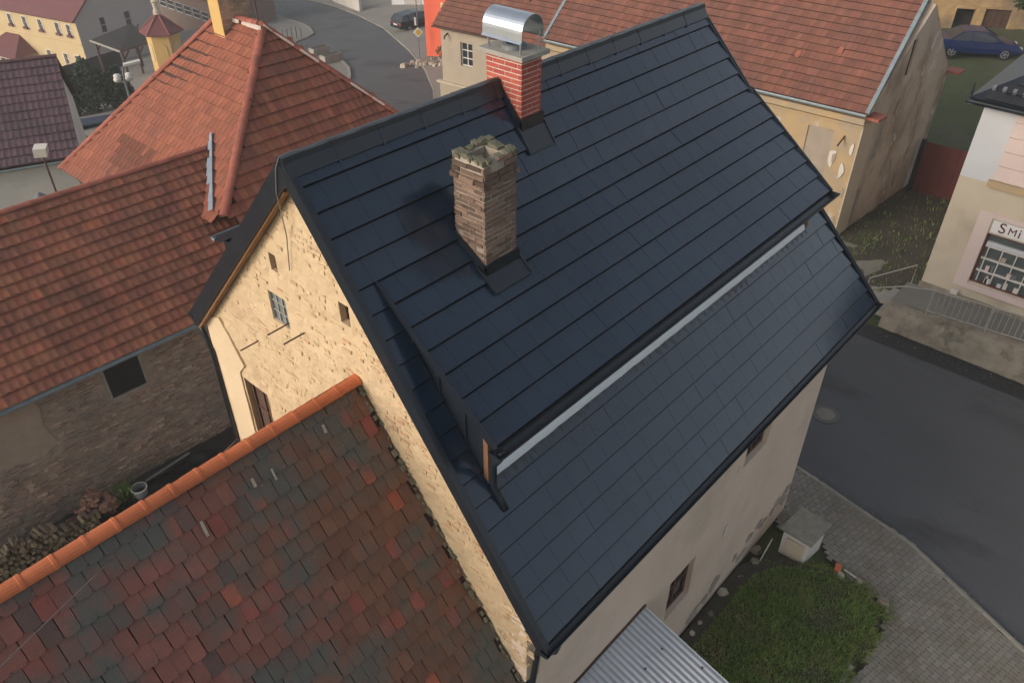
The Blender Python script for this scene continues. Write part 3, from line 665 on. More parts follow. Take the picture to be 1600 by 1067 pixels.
for i in range(N_):
    x0, x1 = 5.22+9.2*i/N_, 5.22+9.2*(i+1)/N_; hh = lambda i: .05+.012*math.sin(i*1.5)
    ya, yb = 5.13, 5.04; mb.poly([(x0, yb, zR(yb)+hh(i)), (x1, yb, zR(yb)+hh(i+1)), (x1, ya, zR(ya)+.035+hh(i+1)*.3), (x0, ya, zR(ya)+.035+hh(i)*.3)]); mb.poly([(x0, yb, zR(yb)), (x1, yb, zR(yb)), (x1, yb, zR(yb)+hh(i+1)), (x0, yb, zR(yb)+hh(i))])
mb.build('apron', M['black'], dormer)
for x in (5.22, 14.42):
    mb = MB(); mb.box(x-.035, 5.12, zR(5.1)+.10, x+.045, 5.198, DZ+.02); mb.build('post', M['darkpost'], dormer)
mb = MB(); mb.gutter((5.02, 4.845, DZ+.0), (14.74, 4.845, DZ+.0), .105); mb.build('gutter', M['black'], dormer)
mb = MB(); mb.beam((5.08, 4.945, DZ-.07), (14.7, 4.945, DZ-.07), .03, .14); mb.build('fascia', M['black'], dormer)
mb = MB(); mb.tube([(5.17, 4.86, DZ-.06), (5.17, 4.9, DZ-.2), (5.18, 5.02, DZ-.4), (5.19, 5.03, zR(5.0)+.2), (5.21, 4.93, zR(4.93)+.10), (5.22, 4.84, zR(4.84)+.07)], .048, 10); mb.build('downpipe', M['black'], dormer, smooth=True)
mb = MB(); mb.beam((5.11, DY-.03, DZ+.02), (5.11, KY, KZ+.02), .03, .07, (0, -.6, .8)); mb.build('verge_trim', M['black'], dormer); mb = MB(); mb.beam((14.68, DY-.03, DZ+.02), (14.68, KY, KZ+.02), .03, .07, (0, -.6, .8)); mb.build('verge_trim', M['black'], dormer)
# ridge caps
d = xend(RY)-XV+.04; n = 13; L = d/n
q = MB()
prof = [(-.17, -.20), (-.165, -.185), (-.075, -.04), (-.06, .03), (.06, .03), (.075, -.04), (.165, -.16), (.17, -.175)]
for x, s in ((0, 1.08), (.03, 1.08), (.035, 1.0), (L+.02, .97)):
    q.v += [(x, a*s, b*s+.035) for a, b in prof]
for i in range(3):
    for j in range(7): q.mesh_fix(i*8+j, (i+1)*8+j, (i+1)*8+j+1, i*8+j+1)
q.f.append(tuple(range(8))); q.t.append((1,1,1)); rc = q.mesh('ridge_cap', M['black'])
for i in range(n): put('ridge_cap', rc, house, (XV-.02+i*L, RY, RZ+.03), (0, 0, random.uniform(-.006, .006)))
# verges, eaves
up = V3((0, -SR, 1)).normalized()
mb = MB(); mb.beam((XV-.012, YE-.05, zR(YE-.05)-.05), (XV-.012, RY, RZ-.04), .03, .20, (0, -.8, .6)); mb.beam((XV+.03, YE-.05, zR(YE-.05)+.045), (XV+.03, RY, RZ+.055), .11, .03, (0, -.8, .6)); mb.build('verge_trim', M['black'], house)
mb = MB(); mb.beam((XV-.015, YLE+.05, zL(YLE+.05)-.09), (XV-.015, RY-.05, RZ-.05), .03, .27, (0, .7, .7)); mb.build('bargeboard', M['black'], house)
mb = MB(); mb.beam((XV+.055, YLE-.02, zL(YLE)-.26), (XV+.055, RY+.1, RZ-.36), .10, .10, (0, .7, .7)); mb.build('verge_rafter', M['wood'], house)
mb = MB()
a, b = V3((xend(YE)+.01, YE-.03, zR(YE)-.04)), V3((xend(RY)+.01, RY, RZ-.04)); mb.beam(a, b, .03, .16, (0, -.8, .6)); mb.beam(a+V3((-.03, 0, .09)), b+V3((-.03, 0, .09)), .09, .025, (0, -.8, .6)); mb.build('verge_trim', M['black'], house)
mb = MB(); mb.gutter((XV-.06, YE-.075, zR(YE)+.0), (xend(YE)+.06, YE-.075, zR(YE)+.0), .08); mb.build('gutter', M['black'], house)
mb = MB(); mb.beam((XV, YE+.01, zR(YE)-.12), (xend(YE), YE+.01, zR(YE)-.12), .03, .18); mb.build('fascia', M['black'], house)
mb = MB(); mb.poly([(XV+.1, YE+.03, zR(YE)-.18), (15.1, YE+.03, zR(YE)-.18), (15.1, 4.16, zR(YE)-.15), (XV+.1, 4.16, zR(YE)-.15)]); mb.build('soffit', M['black'], house)
mb = MB(); mb.tube([(4.98, 3.68, 6.24), (4.98, 3.72, 6.05), (4.95, 4.0, 5.75), (4.95, 4.05, 5.2), (4.93, 4.06, 4.95), (4.84, 4.22, 4.68), (4.83, 4.26, 4.4), (4.83, 4.26, .1)], .05, 10); mb.build('downpipe', M['black'], house, smooth=True)
mb = MB(); mb.tube([(4.86, 11.98, 7.75), (4.84, 11.9, 7.55), (4.83, 11.72, 7.2), (4.83, 11.72, 6.6), (4.83, 11.72, .1)], .045, 10); mb.build('downpipe', M['black'], house, smooth=True)
mb = MB(); mb.gutter((XV-.04, YLE+.07, zL(YLE)-.02), (12.8, YLE+.07, zL(YLE)-.02), .075); mb.build('gutter', M['black'], house)
# small box dormer on the hidden slope, its roof edge shows past the verge
bd = MB(); slab(bd, [(5.25, 10.3, 10.12), (6.6, 10.3, 10.12), (6.6, 11.35, 9.52), (5.25, 11.35, 9.52)], .12); bd = bd.build('rear_dormer', M['black'], house)
mb = MB(); mb.box(5.3, 10.4, 8.6, 6.5, 11.2, 9.5); mb.build('dormer_box', M['black'], bd); mb = MB(); mb.gutter((5.22, 11.41, 9.48), (6.62, 11.41, 9.48), .06); mb.build('gutter', M['zinc'], bd)
# lightning wire along the ridge and down the gable
mb = MB(); pts = []
for i in range(60):
    x = XV-.03+i*(d/59); pts.append((x, RY-.02+.02*math.sin(i*1.7), RZ+.115+.008*math.sin(i*2.1)))
mb.tube([(4.87, 8.55, 10.2), (4.84, 8.4, 10.8), (4.70, 8.2, 11.55), (4.69, 8.1, 11.9)]+pts, .008, 5); mb.build('lightning_wire', M['wire'], house)
# ------------------------------------------------------------------ chimneys
def bricks(parent, x0, y0, x1, y1, z0, z1, bh, bl, m, colour, prot=.012, jit=.004, skip=.0, gap=.012):
    k = 0; z = z0
    faces = [((x0, y0), (1, 0), x1-x0, (0, -1)), ((x1, y0), (0, 1), y1-y0, (1, 0)), ((x1, y1), (-1, 0), x1-x0, (0, 1)), ((x0, y1), (0, -1), y1-y0, (-1, 0))]
    while z < z1-bh*.5:
        for fi, (o, d, Lf, nn) in enumerate(faces):
            u = -(bl/2 if (k+fi) % 2 else 0)
            while u < Lf-.02:
                a, b = max(u, 0), min(u+bl, Lf); u += bl
                if b-a < .04 or random.random() < skip: continue
                a += gap/2; b -= gap/2
                if a < .02: a = -prot*.9
                if b > Lf-.02: b = Lf+prot*.9-.004
                pr = prot+random.uniform(-jit, jit); q = MB()
                c = [(o[0]+d[0]*t, o[1]+d[1]*t) for t in (a, b)]; zz0, zz1 = z+gap/2+random.uniform(-jit, jit)*.6, z+bh-gap/2+random.uniform(-jit, jit)*.6
                P = lambda t, dd, zz: (t[0]+nn[0]*dd, t[1]+nn[1]*dd, zz)
                e = .004
                q.mesh_add([P(c[0], -.03, zz0), P(c[1], -.03, zz0), P(c[1], -.03, zz1), P(c[0], -.03, zz1), P((c[0][0]+d[0]*e, c[0][1]+d[1]*e), pr, zz0+e), P((c[1][0]-d[0]*e, c[1][1]-d[1]*e), pr+random.uniform(-jit, jit), zz0+e), P((c[1][0]-d[0]*e, c[1][1]-d[1]*e), pr, zz1-e), P((c[0][0]+d[0]*e, c[0][1]+d[1]*e), pr+random.uniform(-jit, jit), zz1-e)],
                           [(4, 5, 6, 7), (0, 1, 5, 4), (1, 2, 6, 5), (2, 3, 7, 6), (3, 0, 4, 7)])
                ob = q.build('brick', m, parent); ob.color = (*colour(z), 1)
        z += bh; k += 1
def bc(z):
    g = random.uniform(.5, 1.1); w = random.uniform(0, 1)
    if z > 11.45: g *= random.uniform(.55, 1.0)
    return (g*(1+.12*w), g*(1+.1*w), g*(1+.12*w))
ch = MB(); X0, Y0, X1, Y1 = 6.60, 6.46, 7.19, 7.0
SD = (KZ-DZ)/(KY-DY); zP = lambda y: zR(y) if y > KY else DZ+SD*(y-DY)
for (a, b, c, d2) in ((X0, Y0, X1, Y0+.13), (X0, Y1-.13, X1, Y1), (X0, Y0+.13, X0+.14, Y1-.13), (X1-.14, Y0+.13, X1, Y1-.13)): ch.box(a, b, 9.7, c, d2, 11.80)
ch = ch.build('chimney', M['mortar'], house, label='old brown brick chimney with crumbling mossy top')
bricks(ch, X0, Y0, X1, Y1, 10.10, 11.50, .070, .25, M['brownbrick'], bc, jit=.008, skip=.02)
bricks(ch, X0-.03, Y0-.03, X1+.03, Y1+.03, 11.50, 11.58, .08, .29, M['brownbrick'], bc, jit=.012)
bricks(ch, X0-.005, Y0-.005, X1+.005, Y1+.005, 11.58, 11.83, .083, .25, M['brownbrick'], bc, jit=.016, skip=.10)
mb = MB()
for k in range(60):   # crumbling mortar and moss on the rim
    t = random.uniform(0, 4); s = int(t); q = t-s
    x, y = [(X0+q*.6, Y0+.06), (X1-.06, Y0+q*.52), (X0+q*.6, Y1-.06), (X0+.06, Y0+q*.52)][s]
    r = random.uniform(.018, .05); mb.obox((x+random.uniform(-.05, .05), y+random.uniform(-.05, .05), 11.80+random.uniform(0, .035)), (r*random.uniform(.7, 1.4), r*.3*random.uniform(-1, 1), 0), (-r*.3*random.uniform(-1, 1), r*.9, .01), (0, .1*r, r*.7))
stuff(mb.build('moss_rim', M['moss'], ch))
def flashing(parent, x0, y0, x1, y1):
    e = .045; yt = min(y1, RY); mb = MB()
    mb.prism([(x0-e, y0-e, zP(y0-e)), (x1+e, y0-e, zP(y0-e)), (x1+e, y0-e, zP(y0)+.19), (x0-e, y0-e, zP(y0)+.19)], (0, .035, 0)); mb.build('front_flashing', M['black'], parent, fixn=True)
    for x in (x0-e, x1+e-.012): mb = MB(); mb.prism([(x, y0-e, zP(y0-e)), (x, yt, zP(yt)), (x, yt, zP(yt)+.10), (x, y0-e, zP(y0-e)+.20)], (.012, 0, 0)); mb.build('side_flashing', M['black'], parent, fixn=True)
    a, b = y0-e, y0-.26
    mb = MB(); mb.prism([(x0-.07, b, zP(b)+.062), (x1+.07, b, zP(b)+.062), (x1+.07, a, zP(a)+.066), (x0-.07, a, zP(a)+.066)], (0, -.005, .006)); mb.build('apron_plate', M['black'], parent, fixn=True)
    for x in (x0-.07, x1+.07): mb = MB(); mb.beam((x, b, zP(b)+.075), (x, a+.14, zP(a+.14)+.075), .03, .035, (0, -.7, .7)); mb.build('apron_fold', M['black'], parent)
flashing(ch, X0, Y0, X1, Y1)
X0, Y0, X1, Y1 = 8.55, 7.57, 8.98, 8.25
rd = MB(); rd.box(X0, Y0, 10.6, X1, Y1, 12.40); rd = rd.build('chimney', M['mortarw'], house, label='new red brick-clad chimney with curved steel cowl')
bricks(rd, X0, Y0, X1, Y1, 11.2, 12.41, .076, .24, M['redbrick'], lambda z: (lambda g: (g, g*random.uniform(.9, 1.15), g))(random.uniform(.82, 1.12)), prot=.010, jit=.001)
cap = MB(); cap.box(X0-.09, Y0-.09, 12.405, X1+.09, Y1+.09, 12.47); cap = cap.build('cap_slab', M['concrete'], rd)
mb = MB(); mb.lathe(((X0+X1)/2, (Y0+Y1)/2, 12.47), [(.19, 0), (.18, .06), (.12, .07), (.12, -.05)], 20); mb.build('flue_collar', M['grime'], rd)
mb = MB(); r = .235; cx_ = (X0+X1)/2; N_ = 18; prof = [(-r-.035, -.13), (-r-.005, -.10)]+[(r*math.cos(math.pi-math.pi*i/N_), r*math.sin(math.pi*i/N_)) for i in range(N_+1)]+[(r+.005, -.10), (r+.035, -.13)]
for y in (Y0-.02, Y1+.06):
    mb.v += [(cx_+a, y, 12.76+b) for a, b in prof]
    mb.v += [(cx_+a*.985, y, 12.757+b*.985) for a, b in prof]
k = len(prof)
for i in range(k-1): mb.mesh_fix(i, i+1, 2*k+i+1, 2*k+i); mb.mesh_fix(k+i, 3*k+i, 3*k+i+1, k+i+1)
for e in (0, 2*k):
    for i in range(k-1): mb.mesh_fix(e+i, e+k+i, e+k+i+1, e+i+1)
mb.build('cowl', M['steel'], rd, smooth=False)
for x in (X0+.01, X1-.01):
    for y in (Y0+.03, Y1-.03): m_ = MB(); m_.box(x-.012, y-.008, 12.465, x+.012, y+.008, 12.74); m_.build('cowl_leg', M['steel'], rd)
flashing(rd, X0, Y0, X1, Y1)
# ------------------------------------------------------------------ annex with old plain tiles
AY, AZ_, SA = 7.34, 8.92, 1.324
zA = lambda y: AZ_-SA*(AY-y)
annex = thing('annex', 'low annex with mottled old plain-tile roof and new orange ridge', 'outbuilding', (1, 5, 0))
mb = MB(); slab(mb, [(-2.4, 3.1, zA(3.1)-.02), (4.89, 3.1, zA(3.1)-.02), (4.89, AY, AZ_-.02), (-2.4, AY, AZ_-.02)], .1); ar = mb.build('roof', M['deck'], annex)
mb = MB(); slab(mb, [(-2.4, AY, AZ_-.02), (4.89, AY, AZ_-.02), (4.89, 10.6, AZ_-.02-SA*3.26), (-2.4, 10.6, AZ_-.02-SA*3.26)], .1); mb.build('roof', M['deck'], annex)
mb = MB(); mb.box(-2.2, 3.5, 0, 4.85, 10.3, 3.6); mb.build('wall', M['render'], annex)
def acol(c):
    x = c[0]-2.4; r = random.random(); g = random.uniform(.82, 1.12); b = min(1, max(0, (x-1.6)/1.8+.5*noise.noise(V3((x, c[1], 0)))))
    if r < .02: return (1.6*g, 1.15*g, .85*g)
    if r < .10: return (1.25*g, .95*g, .95*g)
    if r < .10+.20*(1-b): return (.58*g, .9*g, .98*g)
    return (g*(1-.20*b), g*(1-.02*b), g*(1-.22*b))
la = math.hypot(AY-3.1, SA*(AY-3.1))
tile_roof(ar, (-2.4, 3.1, zA(3.1)), (1, 0, 0), (0, 1, SA), [(0, 0), (7.27, 0), (7.27, la-.04), (0, la-.04)], .182, .272, 'beaver', M['annex_o'], M['annex_a'], 300, acol, True, .005, ang=.016)
ridge_tiles(annex, (4.88, AY, AZ_+.0), (-2.4, AY, AZ_+.0), .345, .108, M['ridge'], lift=-.015, squash=.9)
mb = MB()   # mortar fillet along the gable
for i in range(60):
    v = la*i/60+random.uniform(-.03, .03); p = V3((4.87+random.uniform(-.05, .02), 3.1, zA(3.1)))+V3((0, 1, SA)).normalized()*v; r = random.uniform(.012, .032)
    mb.obox(p+V3((0, -.02, .02)), (r, 0, 0), (0, r*1.3, r), (0, -r*.5, r*.6))
stuff(mb.build('mortar_fillet', M['moss'], ar))
for (x, v, w, l) in ((2.18, 6.45, .018, .2), (2.95, 6.6, .02, .12), (3.22, 6.55, .014, .16), (4.1, 6.7, .02, .12)):   # pale drips of mortar below the ridge
    mb = MB(); p = V3((x, 3.1, zA(3.1)))+V3((0, 1, SA)).normalized()*(v-.0); mb.obox(p+V3((0, -.8, .6))*.045, (w, 0, 0), V3((.12, 1, SA)).normalized()*l/2, V3((0, -.8, .6))*.004); mb.build('mortar_drip', M['mortar'], ar)
cab = MB(); A_, B_ = V3((4.84, 11.72, 5.0)), V3((-.125, 5.5, 10.0)); cab.tube([A_+(B_-A_)*t for t in (0, .25, .5, .75, 1, 1.3)], .006, 5); tag(cab.build('cable', M['wire']), 'thin grey cable strung over the old tiled annex roof', 'cable')

# ------------------------------------------------------------------ barn with wave tiles and rubble brick wall
ub = V3((.9992, -.040, 0)); vb = V3((.040, .9992, 0)); EB = V3((6.9, 17.45, 4.0)); rb, hb = 3.32, 2.87
barn = thing('barn', 'low brick barn with red wave-tile roof behind the wood yard', 'barn', (2, 18, 0))
bp = lambda u, w, z: EB+ub*u+vb*w+V3((0, 0, z-4.0))
mb = MB(); slab(mb, [bp(-10.5, 0, 3.98), bp(3.0, 0, 3.98), bp(3.2, rb, 3.98+hb), bp(-10.5, rb, 3.98+hb)], .1); br = mb.build('roof', M['deck'], barn)
mb = MB(); slab(mb, [bp(-10.5, rb, 3.98+hb), bp(3.2, rb, 3.98+hb), bp(3.2, 2*rb, 3.98), bp(-10.5, 2*rb, 3.98)], .1); mb.build('roof', M['deck'], barn)
lb = math.hypot(rb, hb)
tile_roof(br, bp(-10.5, -.06, 3.95), ub, vb*rb+V3((0, 0, hb)), [(0, 0), (13.3, 0), (13.72, lb), (0, lb)], .205, .298, 'wave', M['barn_o'], M['barn_a'], 300, lambda c: (1.35, 1.2, 1.1) if random.random() < .04 else gtint(.78, 1.2, .07)(), False, .003, ang=.008)
ridge_tiles(barn, bp(3.2, rb, 4+hb), bp(-10.5, rb, 4+hb), .36, .10, M['ridgered'])
mb = MB(); mb.gutter(bp(-10.5, -.12, 3.93), bp(1.0, -.12, 3.93), .075); mb.build('gutter', M['zinc'], barn)
for (uu) in (-1.35, -.98, -.6):
    mb = MB(); mb.obox(bp(-3.7+uu*1.2, rb-.06, 4+hb+.02), ub*.05, vb*.1, V3((0, 0, .05))); mb.build('mortar_joint', M['mortarw'], barn)
# valley flashing where the barn meets the hip roof
va, vb_ = V3((8.88, 18.95, 5.84)), V3((10.3, 20.85, 7.06))
mb = MB(); k = 9
for i in range(k):
    a, b = va+(vb_-va)*(i/k), va+(vb_-va)*((i+1)/k); w = random.uniform(.07, .17); s = V3((-.62, .5, 0))
    mb.poly([a+V3((0, 0, .13)), b+V3((0, 0, .13)), b+s*w+V3((0, 0, .09)), a+s*w*1.3+V3((0, 0, .07))])
    mb.poly([a+V3((0, 0, .13)), b+V3((0, 0, .13)), b+V3((.06, -.05, -.1)), a+V3((.06, -.05, -.1))])
mb.build('valley_flashing', M['lead'], barn)
bw = wall('wall', barn, M['rubblem'], bp(-10.5, .25, 4.0)*1-V3((0, 0, 4.0)), ub, [(0, -.5), (12.4, -.5), (12.4, 3.9), (0, 3.9)], holes=[(8.07, 2.62, 9.07, 3.66)], depth=.25, grid=.16, amp=.03, label='rough brown brick and rubble wall of the barn')
ow = bp(-10.5, .25, 4.0)-V3((0, 0, 4.0)); mb = MB(); z = -.3; k = 0
while z < 3.85:
    u = 3.5-random.uniform(0, .25); h = random.uniform(.062, .085)
    while u < 12.3:
        l = random.uniform(.10, .30); n1 = noise.noise(V3((u*.8, z*.9, 1)))
        hit = (u+l > 8.0 and u < 9.12 and z+h > 2.56 and z < 3.72)
        plast = (u < 6.55+.25*noise.noise(V3((z*2, 0, 0))) and 2.0+.4*noise.noise(V3((u, 0, 2))) < z)
        if not hit and not plast and random.random() > .07+.10*(n1 > .2):
            pr = random.uniform(.005, .045); g = random.uniform(.65, 1.25); q = random.random(); c = (g*1.10, g*.95, g*.90) if q < .3 else (g, g, g) if q < .8 else (g*1.3, g*1.3, g*1.25)
            P = lambda a, b, d: ow+ub*a+V3((0, 0, b))-vb*d
            tl = random.uniform(-.012, .012)
            mb.mesh_add([P(u, z, -.02), P(u+l, z+tl, -.02), P(u+l, z+h+tl, -.02), P(u, z+h, -.02), P(u+.008, z+.008, pr), P(u+l-.008, z+.008+tl, pr+random.uniform(-.01, .01)), P(u+l-.008, z+h-.008+tl, pr), P(u+.008, z+h-.008, pr+random.uniform(-.01, .01))], [(4, 5, 6, 7), (0, 1, 5, 4), (1, 2, 6, 5), (2, 3, 7, 6), (3, 0, 4, 7)], c)
        u += l+random.uniform(.008, .02)
    z += h+.012; k += 1
stuff(mb.build('brick_facing', M['rubble_a'], bw, tint=True))
wall('plaster_patch', barn, M['lime'], ow-vb*.03, ub, [(3.2, 2.25), (4.4, 2.05), (5.3, 2.2), (6.1, 2.0), (6.6, 2.25), (6.45, 2.9), (6.55, 3.4), (6.4, 3.88), (3.2, 3.88)], grid=.2, amp=.01, back=.05, label='old plaster left on the barn wall')
window(barn, ow, ub, 8.07, 2.62, 9.07, 3.66, .02, M['concrete'], M['barnglass'], 1, 1, fw=.06, name='window')
mb = MB(); mb.obox(ow+ub*8.55+V3((0, 0, 3.70))-vb*.04, ub*.72, vb*.03, V3((0, 0, .04))); mb.build('lintel', M['oldwood'], barn)
# courtyard clutter
fw_ = thing('firewood_pile', 'stacked split firewood heaped against the dark barn wall', 'firewood', (1.4, 16.7, 0)); mb = MB()
for zi in range(11):
    for xi in range(22):
        x = .12+xi*.128+(zi % 2)*.06+random.uniform(-.03, .03); z = .06+zi*.112+random.uniform(-.025, .025); top = 1.15-.28*abs(x-1.0)+.22*noise.noise(V3((x*2, 0, 0)))
        if z > top: continue
        r = random.uniform(.050, .078); a = random.uniform(0, 6.28); y = 16.25+z*.38+random.uniform(-.05, .05); g = random.uniform(.45, 1.5); n_ = random.choice((4, 4, 5)); tz = random.uniform(-.10, .02)
        mb.prism([(x+r*math.cos(a+q*6.283/n_)*random.uniform(.8, 1.15), y+random.uniform(-.012, .012), z+r*math.sin(a+q*6.283/n_)*random.uniform(.8, 1.15)) for q in range(n_)], (random.uniform(-.05, .05), .3, tz), (g, g*random.uniform(.94, 1.02), g*random.uniform(.82, 1)))
stuff(mb.build('log_stack', M['log_a'], fw_, tint=True, fixn=False))
mb = MB(); mb.box(.1, 16.62, 0, 2.8, 17.1, .5); mb.build('log_core', M['oldwood'], fw_)
bk = thing('brick_heap', 'heap of broken red bricks beside the firewood', 'brick heap', (3.1, 16.9, 0)); q = MB(); q.obox((0, 0, 0), (.13, 0, 0), (0, .065, 0), (0, 0, .038)); me = q.mesh('brick', M['brownbrick'])
for k in range(60):
    x = random.gauss(3.15, .4); y = random.gauss(17.0, .14); z = max(.05, .85-.8*abs(x-3.1)-.9*abs(y-17.15)+random.uniform(-.1, .1)); o = put('brick', me, bk, (x, min(y, 17.3), z), (random.uniform(-.6, .6), random.uniform(-.6, .6), random.uniform(0, 3))); g = random.uniform(.7, 1.5); o.color = (g*1.2, g, g, 1)
wd = MB()
for k in range(260):
    x, y = random.gauss(3.75, .16), random.gauss(16.95, .12); z = random.uniform(.15, .75); a = random.uniform(0, 6.28); l = random.uniform(.05, .12); d_ = V3((math.cos(a), math.sin(a), random.uniform(-.5, .5)))*l; s_ = V3((-math.sin(a), math.cos(a), 0))*l*.3; g = random.uniform(.6, 1.4); p = V3((x, y, z))
    wd.poly([p, p+d_*.5+s_, p+d_, p+d_*.5-s_], (g, g, g))
wt = thing('weed_plant', 'bright green leafy weed growing beside the brick heap', 'weed', (3.75, 16.95, 0)); wd.build('foliage', M['weed_a'], wt, tint=True); mb = MB(); mb.tube([(3.75, 16.95, 0), (3.74, 16.96, .6)], .012, 5); mb.build('stem', M['bark'], wt)
bu = thing('bucket', 'grey plastic bucket with pale rim in the dark yard corner', 'bucket', (4.05, 16.75, 0)); mb = MB(); mb.lathe((4.05, 16.75, 0), [(.0, .01), (.14, .01), (.19, .55), (.18, .55), (.14, .05)], 18); mb.build('body', M['grime'], bu, smooth=True); mb = MB(); mb.lathe((4.05, 16.75, 0), [(.185, .54), (.205, .545), (.205, .57), (.18, .572)], 18); mb.build('rim', M['offwhite'], bu)
mb = MB(); v = []; nx, ny = 26, 14   # crumpled black sheet over boards
for j in range(ny):
    for i in range(nx):
        x, y = 3.3+i*.12, 16.0+j*.09; z = .18+.35*(.5+.5*noise.noise(V3((x*1.5, y*2, 5))))+.12*noise.noise(V3((x*5, y*6, 1))); mb.v.append((x, y, max(.02, z*min(1, i/2, (nx-1-i)/2, j/2, (ny-1-j)/2))))
mb.f = [(j*nx+i, j*nx+i+1, (j+1)*nx+i+1, (j+1)*nx+i) for j in range(ny-1) for i in range(nx-1)]; mb.t = [(1,1,1)]*len(mb.f)
tag(mb.build('tarpaulin', M['plastic'], smooth=True), 'crumpled black plastic tarpaulin lying at the foot of the barn wall', 'tarpaulin')
mb = MB(); mb.tube([(4.3, 16.9, .5), (5.6, 16.95, .55)], .035, 8); tag(mb.build('pipe', M['grime']), 'grey plastic pipe lying on the black tarpaulin', 'pipe')

# ------------------------------------------------------------------ hip-roofed house
hip = thing('hip_house', 'house with steep red hipped tile roof and pale hip tiles, left of the black roof', 'house', (12.5, 22, -1))
ZE = 5.0; C1, C2, C3, C4 = V3((7.95, 17.85, ZE)), V3((17.3, 17.85, ZE)), V3((17.3, 26.95, ZE)), V3((7.95, 26.95, ZE)); P1, P2 = V3((13.0, 21.6, 9.4)), V3((12.9, 23.8, 9.36))
mb = MB(); mb.box(9.1, 18.75, -1.5, 16.9, 26.6, ZE-.1); mb.build('wall', M['putty'], hip)
mb = MB()
H1 = V3((8.97, 18.56, 5.86))
for f_ in ([H1, V3((10.2, 17.85, ZE)), C2, P1], [C2, C3, P2, P1], [C3, C4, P2], [C4, V3((7.95, 20.9, ZE)), H1, P1, P2]): mb.poly([p-V3((0, 0, .02)) for p in f_])
hr = mb.build('roof', M['deck'], hip)
Vy = V3((0, P1.y-C1.y, P1.z-ZE)); ls = Vy.length
fx = (P1.x-C1.x); tile_roof(hr, C1, (1, 0, 0), Vy, [(1.08, 1.1), (2.3, 0), (9.35, 0), (fx+.08, ls), (fx-.08, ls)], .21, .33, 'rib', None, M['hip_a'], 0, gtint(.75, 1.15, .08))
Vx = V3((P1.x-C4.x, 0, P1.z-ZE)); lx = Vx.length
tile_roof(hr, C4, (0, -1, 0), Vx, [(0, 0), (6.0, 0), (8.25, 1.05), (8.36, 1.36), (26.95-21.58, lx), (26.95-23.85, lx)], .21, .33, 'rib', None, M['hip_a'], 0, lambda c: gtint(.5, .62, .06)() if pip(c, [(2.15, 2.05), (4.35, 1.8), (4.35, .3), (2.5, .5)]) and random.random() < .95 else gtint(.86, 1.12, .05)())
ridge_tiles(hip, H1, P1, .36, .13, M['ridgered'], 'hip_tile', lift=.02)
ridge_tiles(hip, C2, P1, .36, .12, M['ridgered'], 'hip_tile', lift=.0); ridge_tiles(hip, C4, P2, .36, .12, M['ridgered'], 'hip_tile', lift=.0); ridge_tiles(hip, P1, P2, .36, .13, M['ridgered'], lift=.02)
def mortar_line(A, B, n, r, par, off):
    mb = MB(); A, B = V3(A), V3(B)
    for i in range(n):
        if noise.noise(V3((i*.25, A.x, 0))) < -.15: continue
        p = A+(B-A)*((i+random.random())/n)+V3(off); k = r*random.uniform(.5, 1.3); mb.obox(p, (B-A).normalized()*k*1.8, V3((.3, -.7, .2))*k*.6, V3((0, 0, k*.5)))
    stuff(mb.build('mortar_line', M['mortarw'], par))
mortar_line(C4+(P2-C4)*.1, C4+(P2-C4)*.6, 60, .05, hip, (.05, -.08, .06)); mortar_line(C2+(P1-C2)*.45, P1, 40, .045, hip, (-.05, -.14, .03)); mortar_line(P1+V3((-.1, -.1, 0)), P2, 24, .08, hip, (-.12, 0, .0))
tile_me = MB(); tile_me.box(0, 0, 0, 1, 1, 1)
# darker repaired area near the foot of the sunny face
ob = C4+V3((0, -3.3, 0)); n3 = V3((-.66, 0, .75))
mb = MB(); F0 = C4+V3((0, -2.75, 0))+Vx.normalized()*.45
hc = MB(); hc.box(12.45, 22.9, 8.2, 13.45, 23.45, 12.2); hc = hc.build('chimney', M['mortar'], hip)
bricks(hc, 12.45, 22.9, 13.45, 23.45, 8.7, 10.9, .09, .30, M['brownbrick'], lambda z: (lambda g: (g*1.3, g*1.25, g*1.1))(random.uniform(1.1, 1.7)))
mb = MB(); mb.box(12.42, 22.88, 8.6, 12.449, 23.47, 12.2); mb.build('yellow_face', M['yellow'], hc)  # thin yellow slab over one side of the chimney
mb = MB(); mb.obox((12.6, 23.1, 8.95), (.35, 0, .3), (0, .5, 0), (-.02, 0, .03)); mb.build('chimney_flashing', M['zinc'], hip)
mb = MB(); mb.tube([(12.95, 21.75, 9.4), (12.95, 21.75, 12.6)], .025, 6); mb.build('antenna_mast', M['oldwood'], hip)

# ------------------------------------------------------------------ purple-tiled house
ud = V3((.92, -.39, 0)).normalized(); vd = V3((.39, .92, 0)).normalized(); ED = V3((10.43, 32.4, 3.0))
dh = thing('purple_house', 'house with dark purple ribbed tile roof and pale wall, far left', 'house', (8, 35, -1))
pd = lambda u, w, z: ED+ud*u+vd*w+V3((0, 0, z-3))
mb = MB(); slab(mb, [pd(-11, 0, 2.98), pd(0, 0, 2.98), pd(0, 4, 5.73), pd(-11, 4, 5.73)], .1); dr = mb.build('roof', M['deck'], dh)
mb = MB(); slab(mb, [pd(-11, 4, 5.73), pd(0, 4, 5.73), pd(0, 8, 2.98), pd(-11, 8, 2.98)], .1); mb.build('roof', M['deck'], dh)
ld_ = math.hypot(4, 2.75); tile_roof(dr, pd(-11, 0, 3), ud, vd*4+V3((0, 0, 2.75)), [(0, 0), (11, 0), (11, ld_), (0, ld_)], .22, .40, 'wave', None, M['purple_a'], 0, gtint(.85, 1.12, .03))
ridge_tiles(dh, pd(0, 4, 5.76), pd(-11, 4, 5.76), .4, .11, M['ridgered'], colour=lambda: (.35, .5, .75))
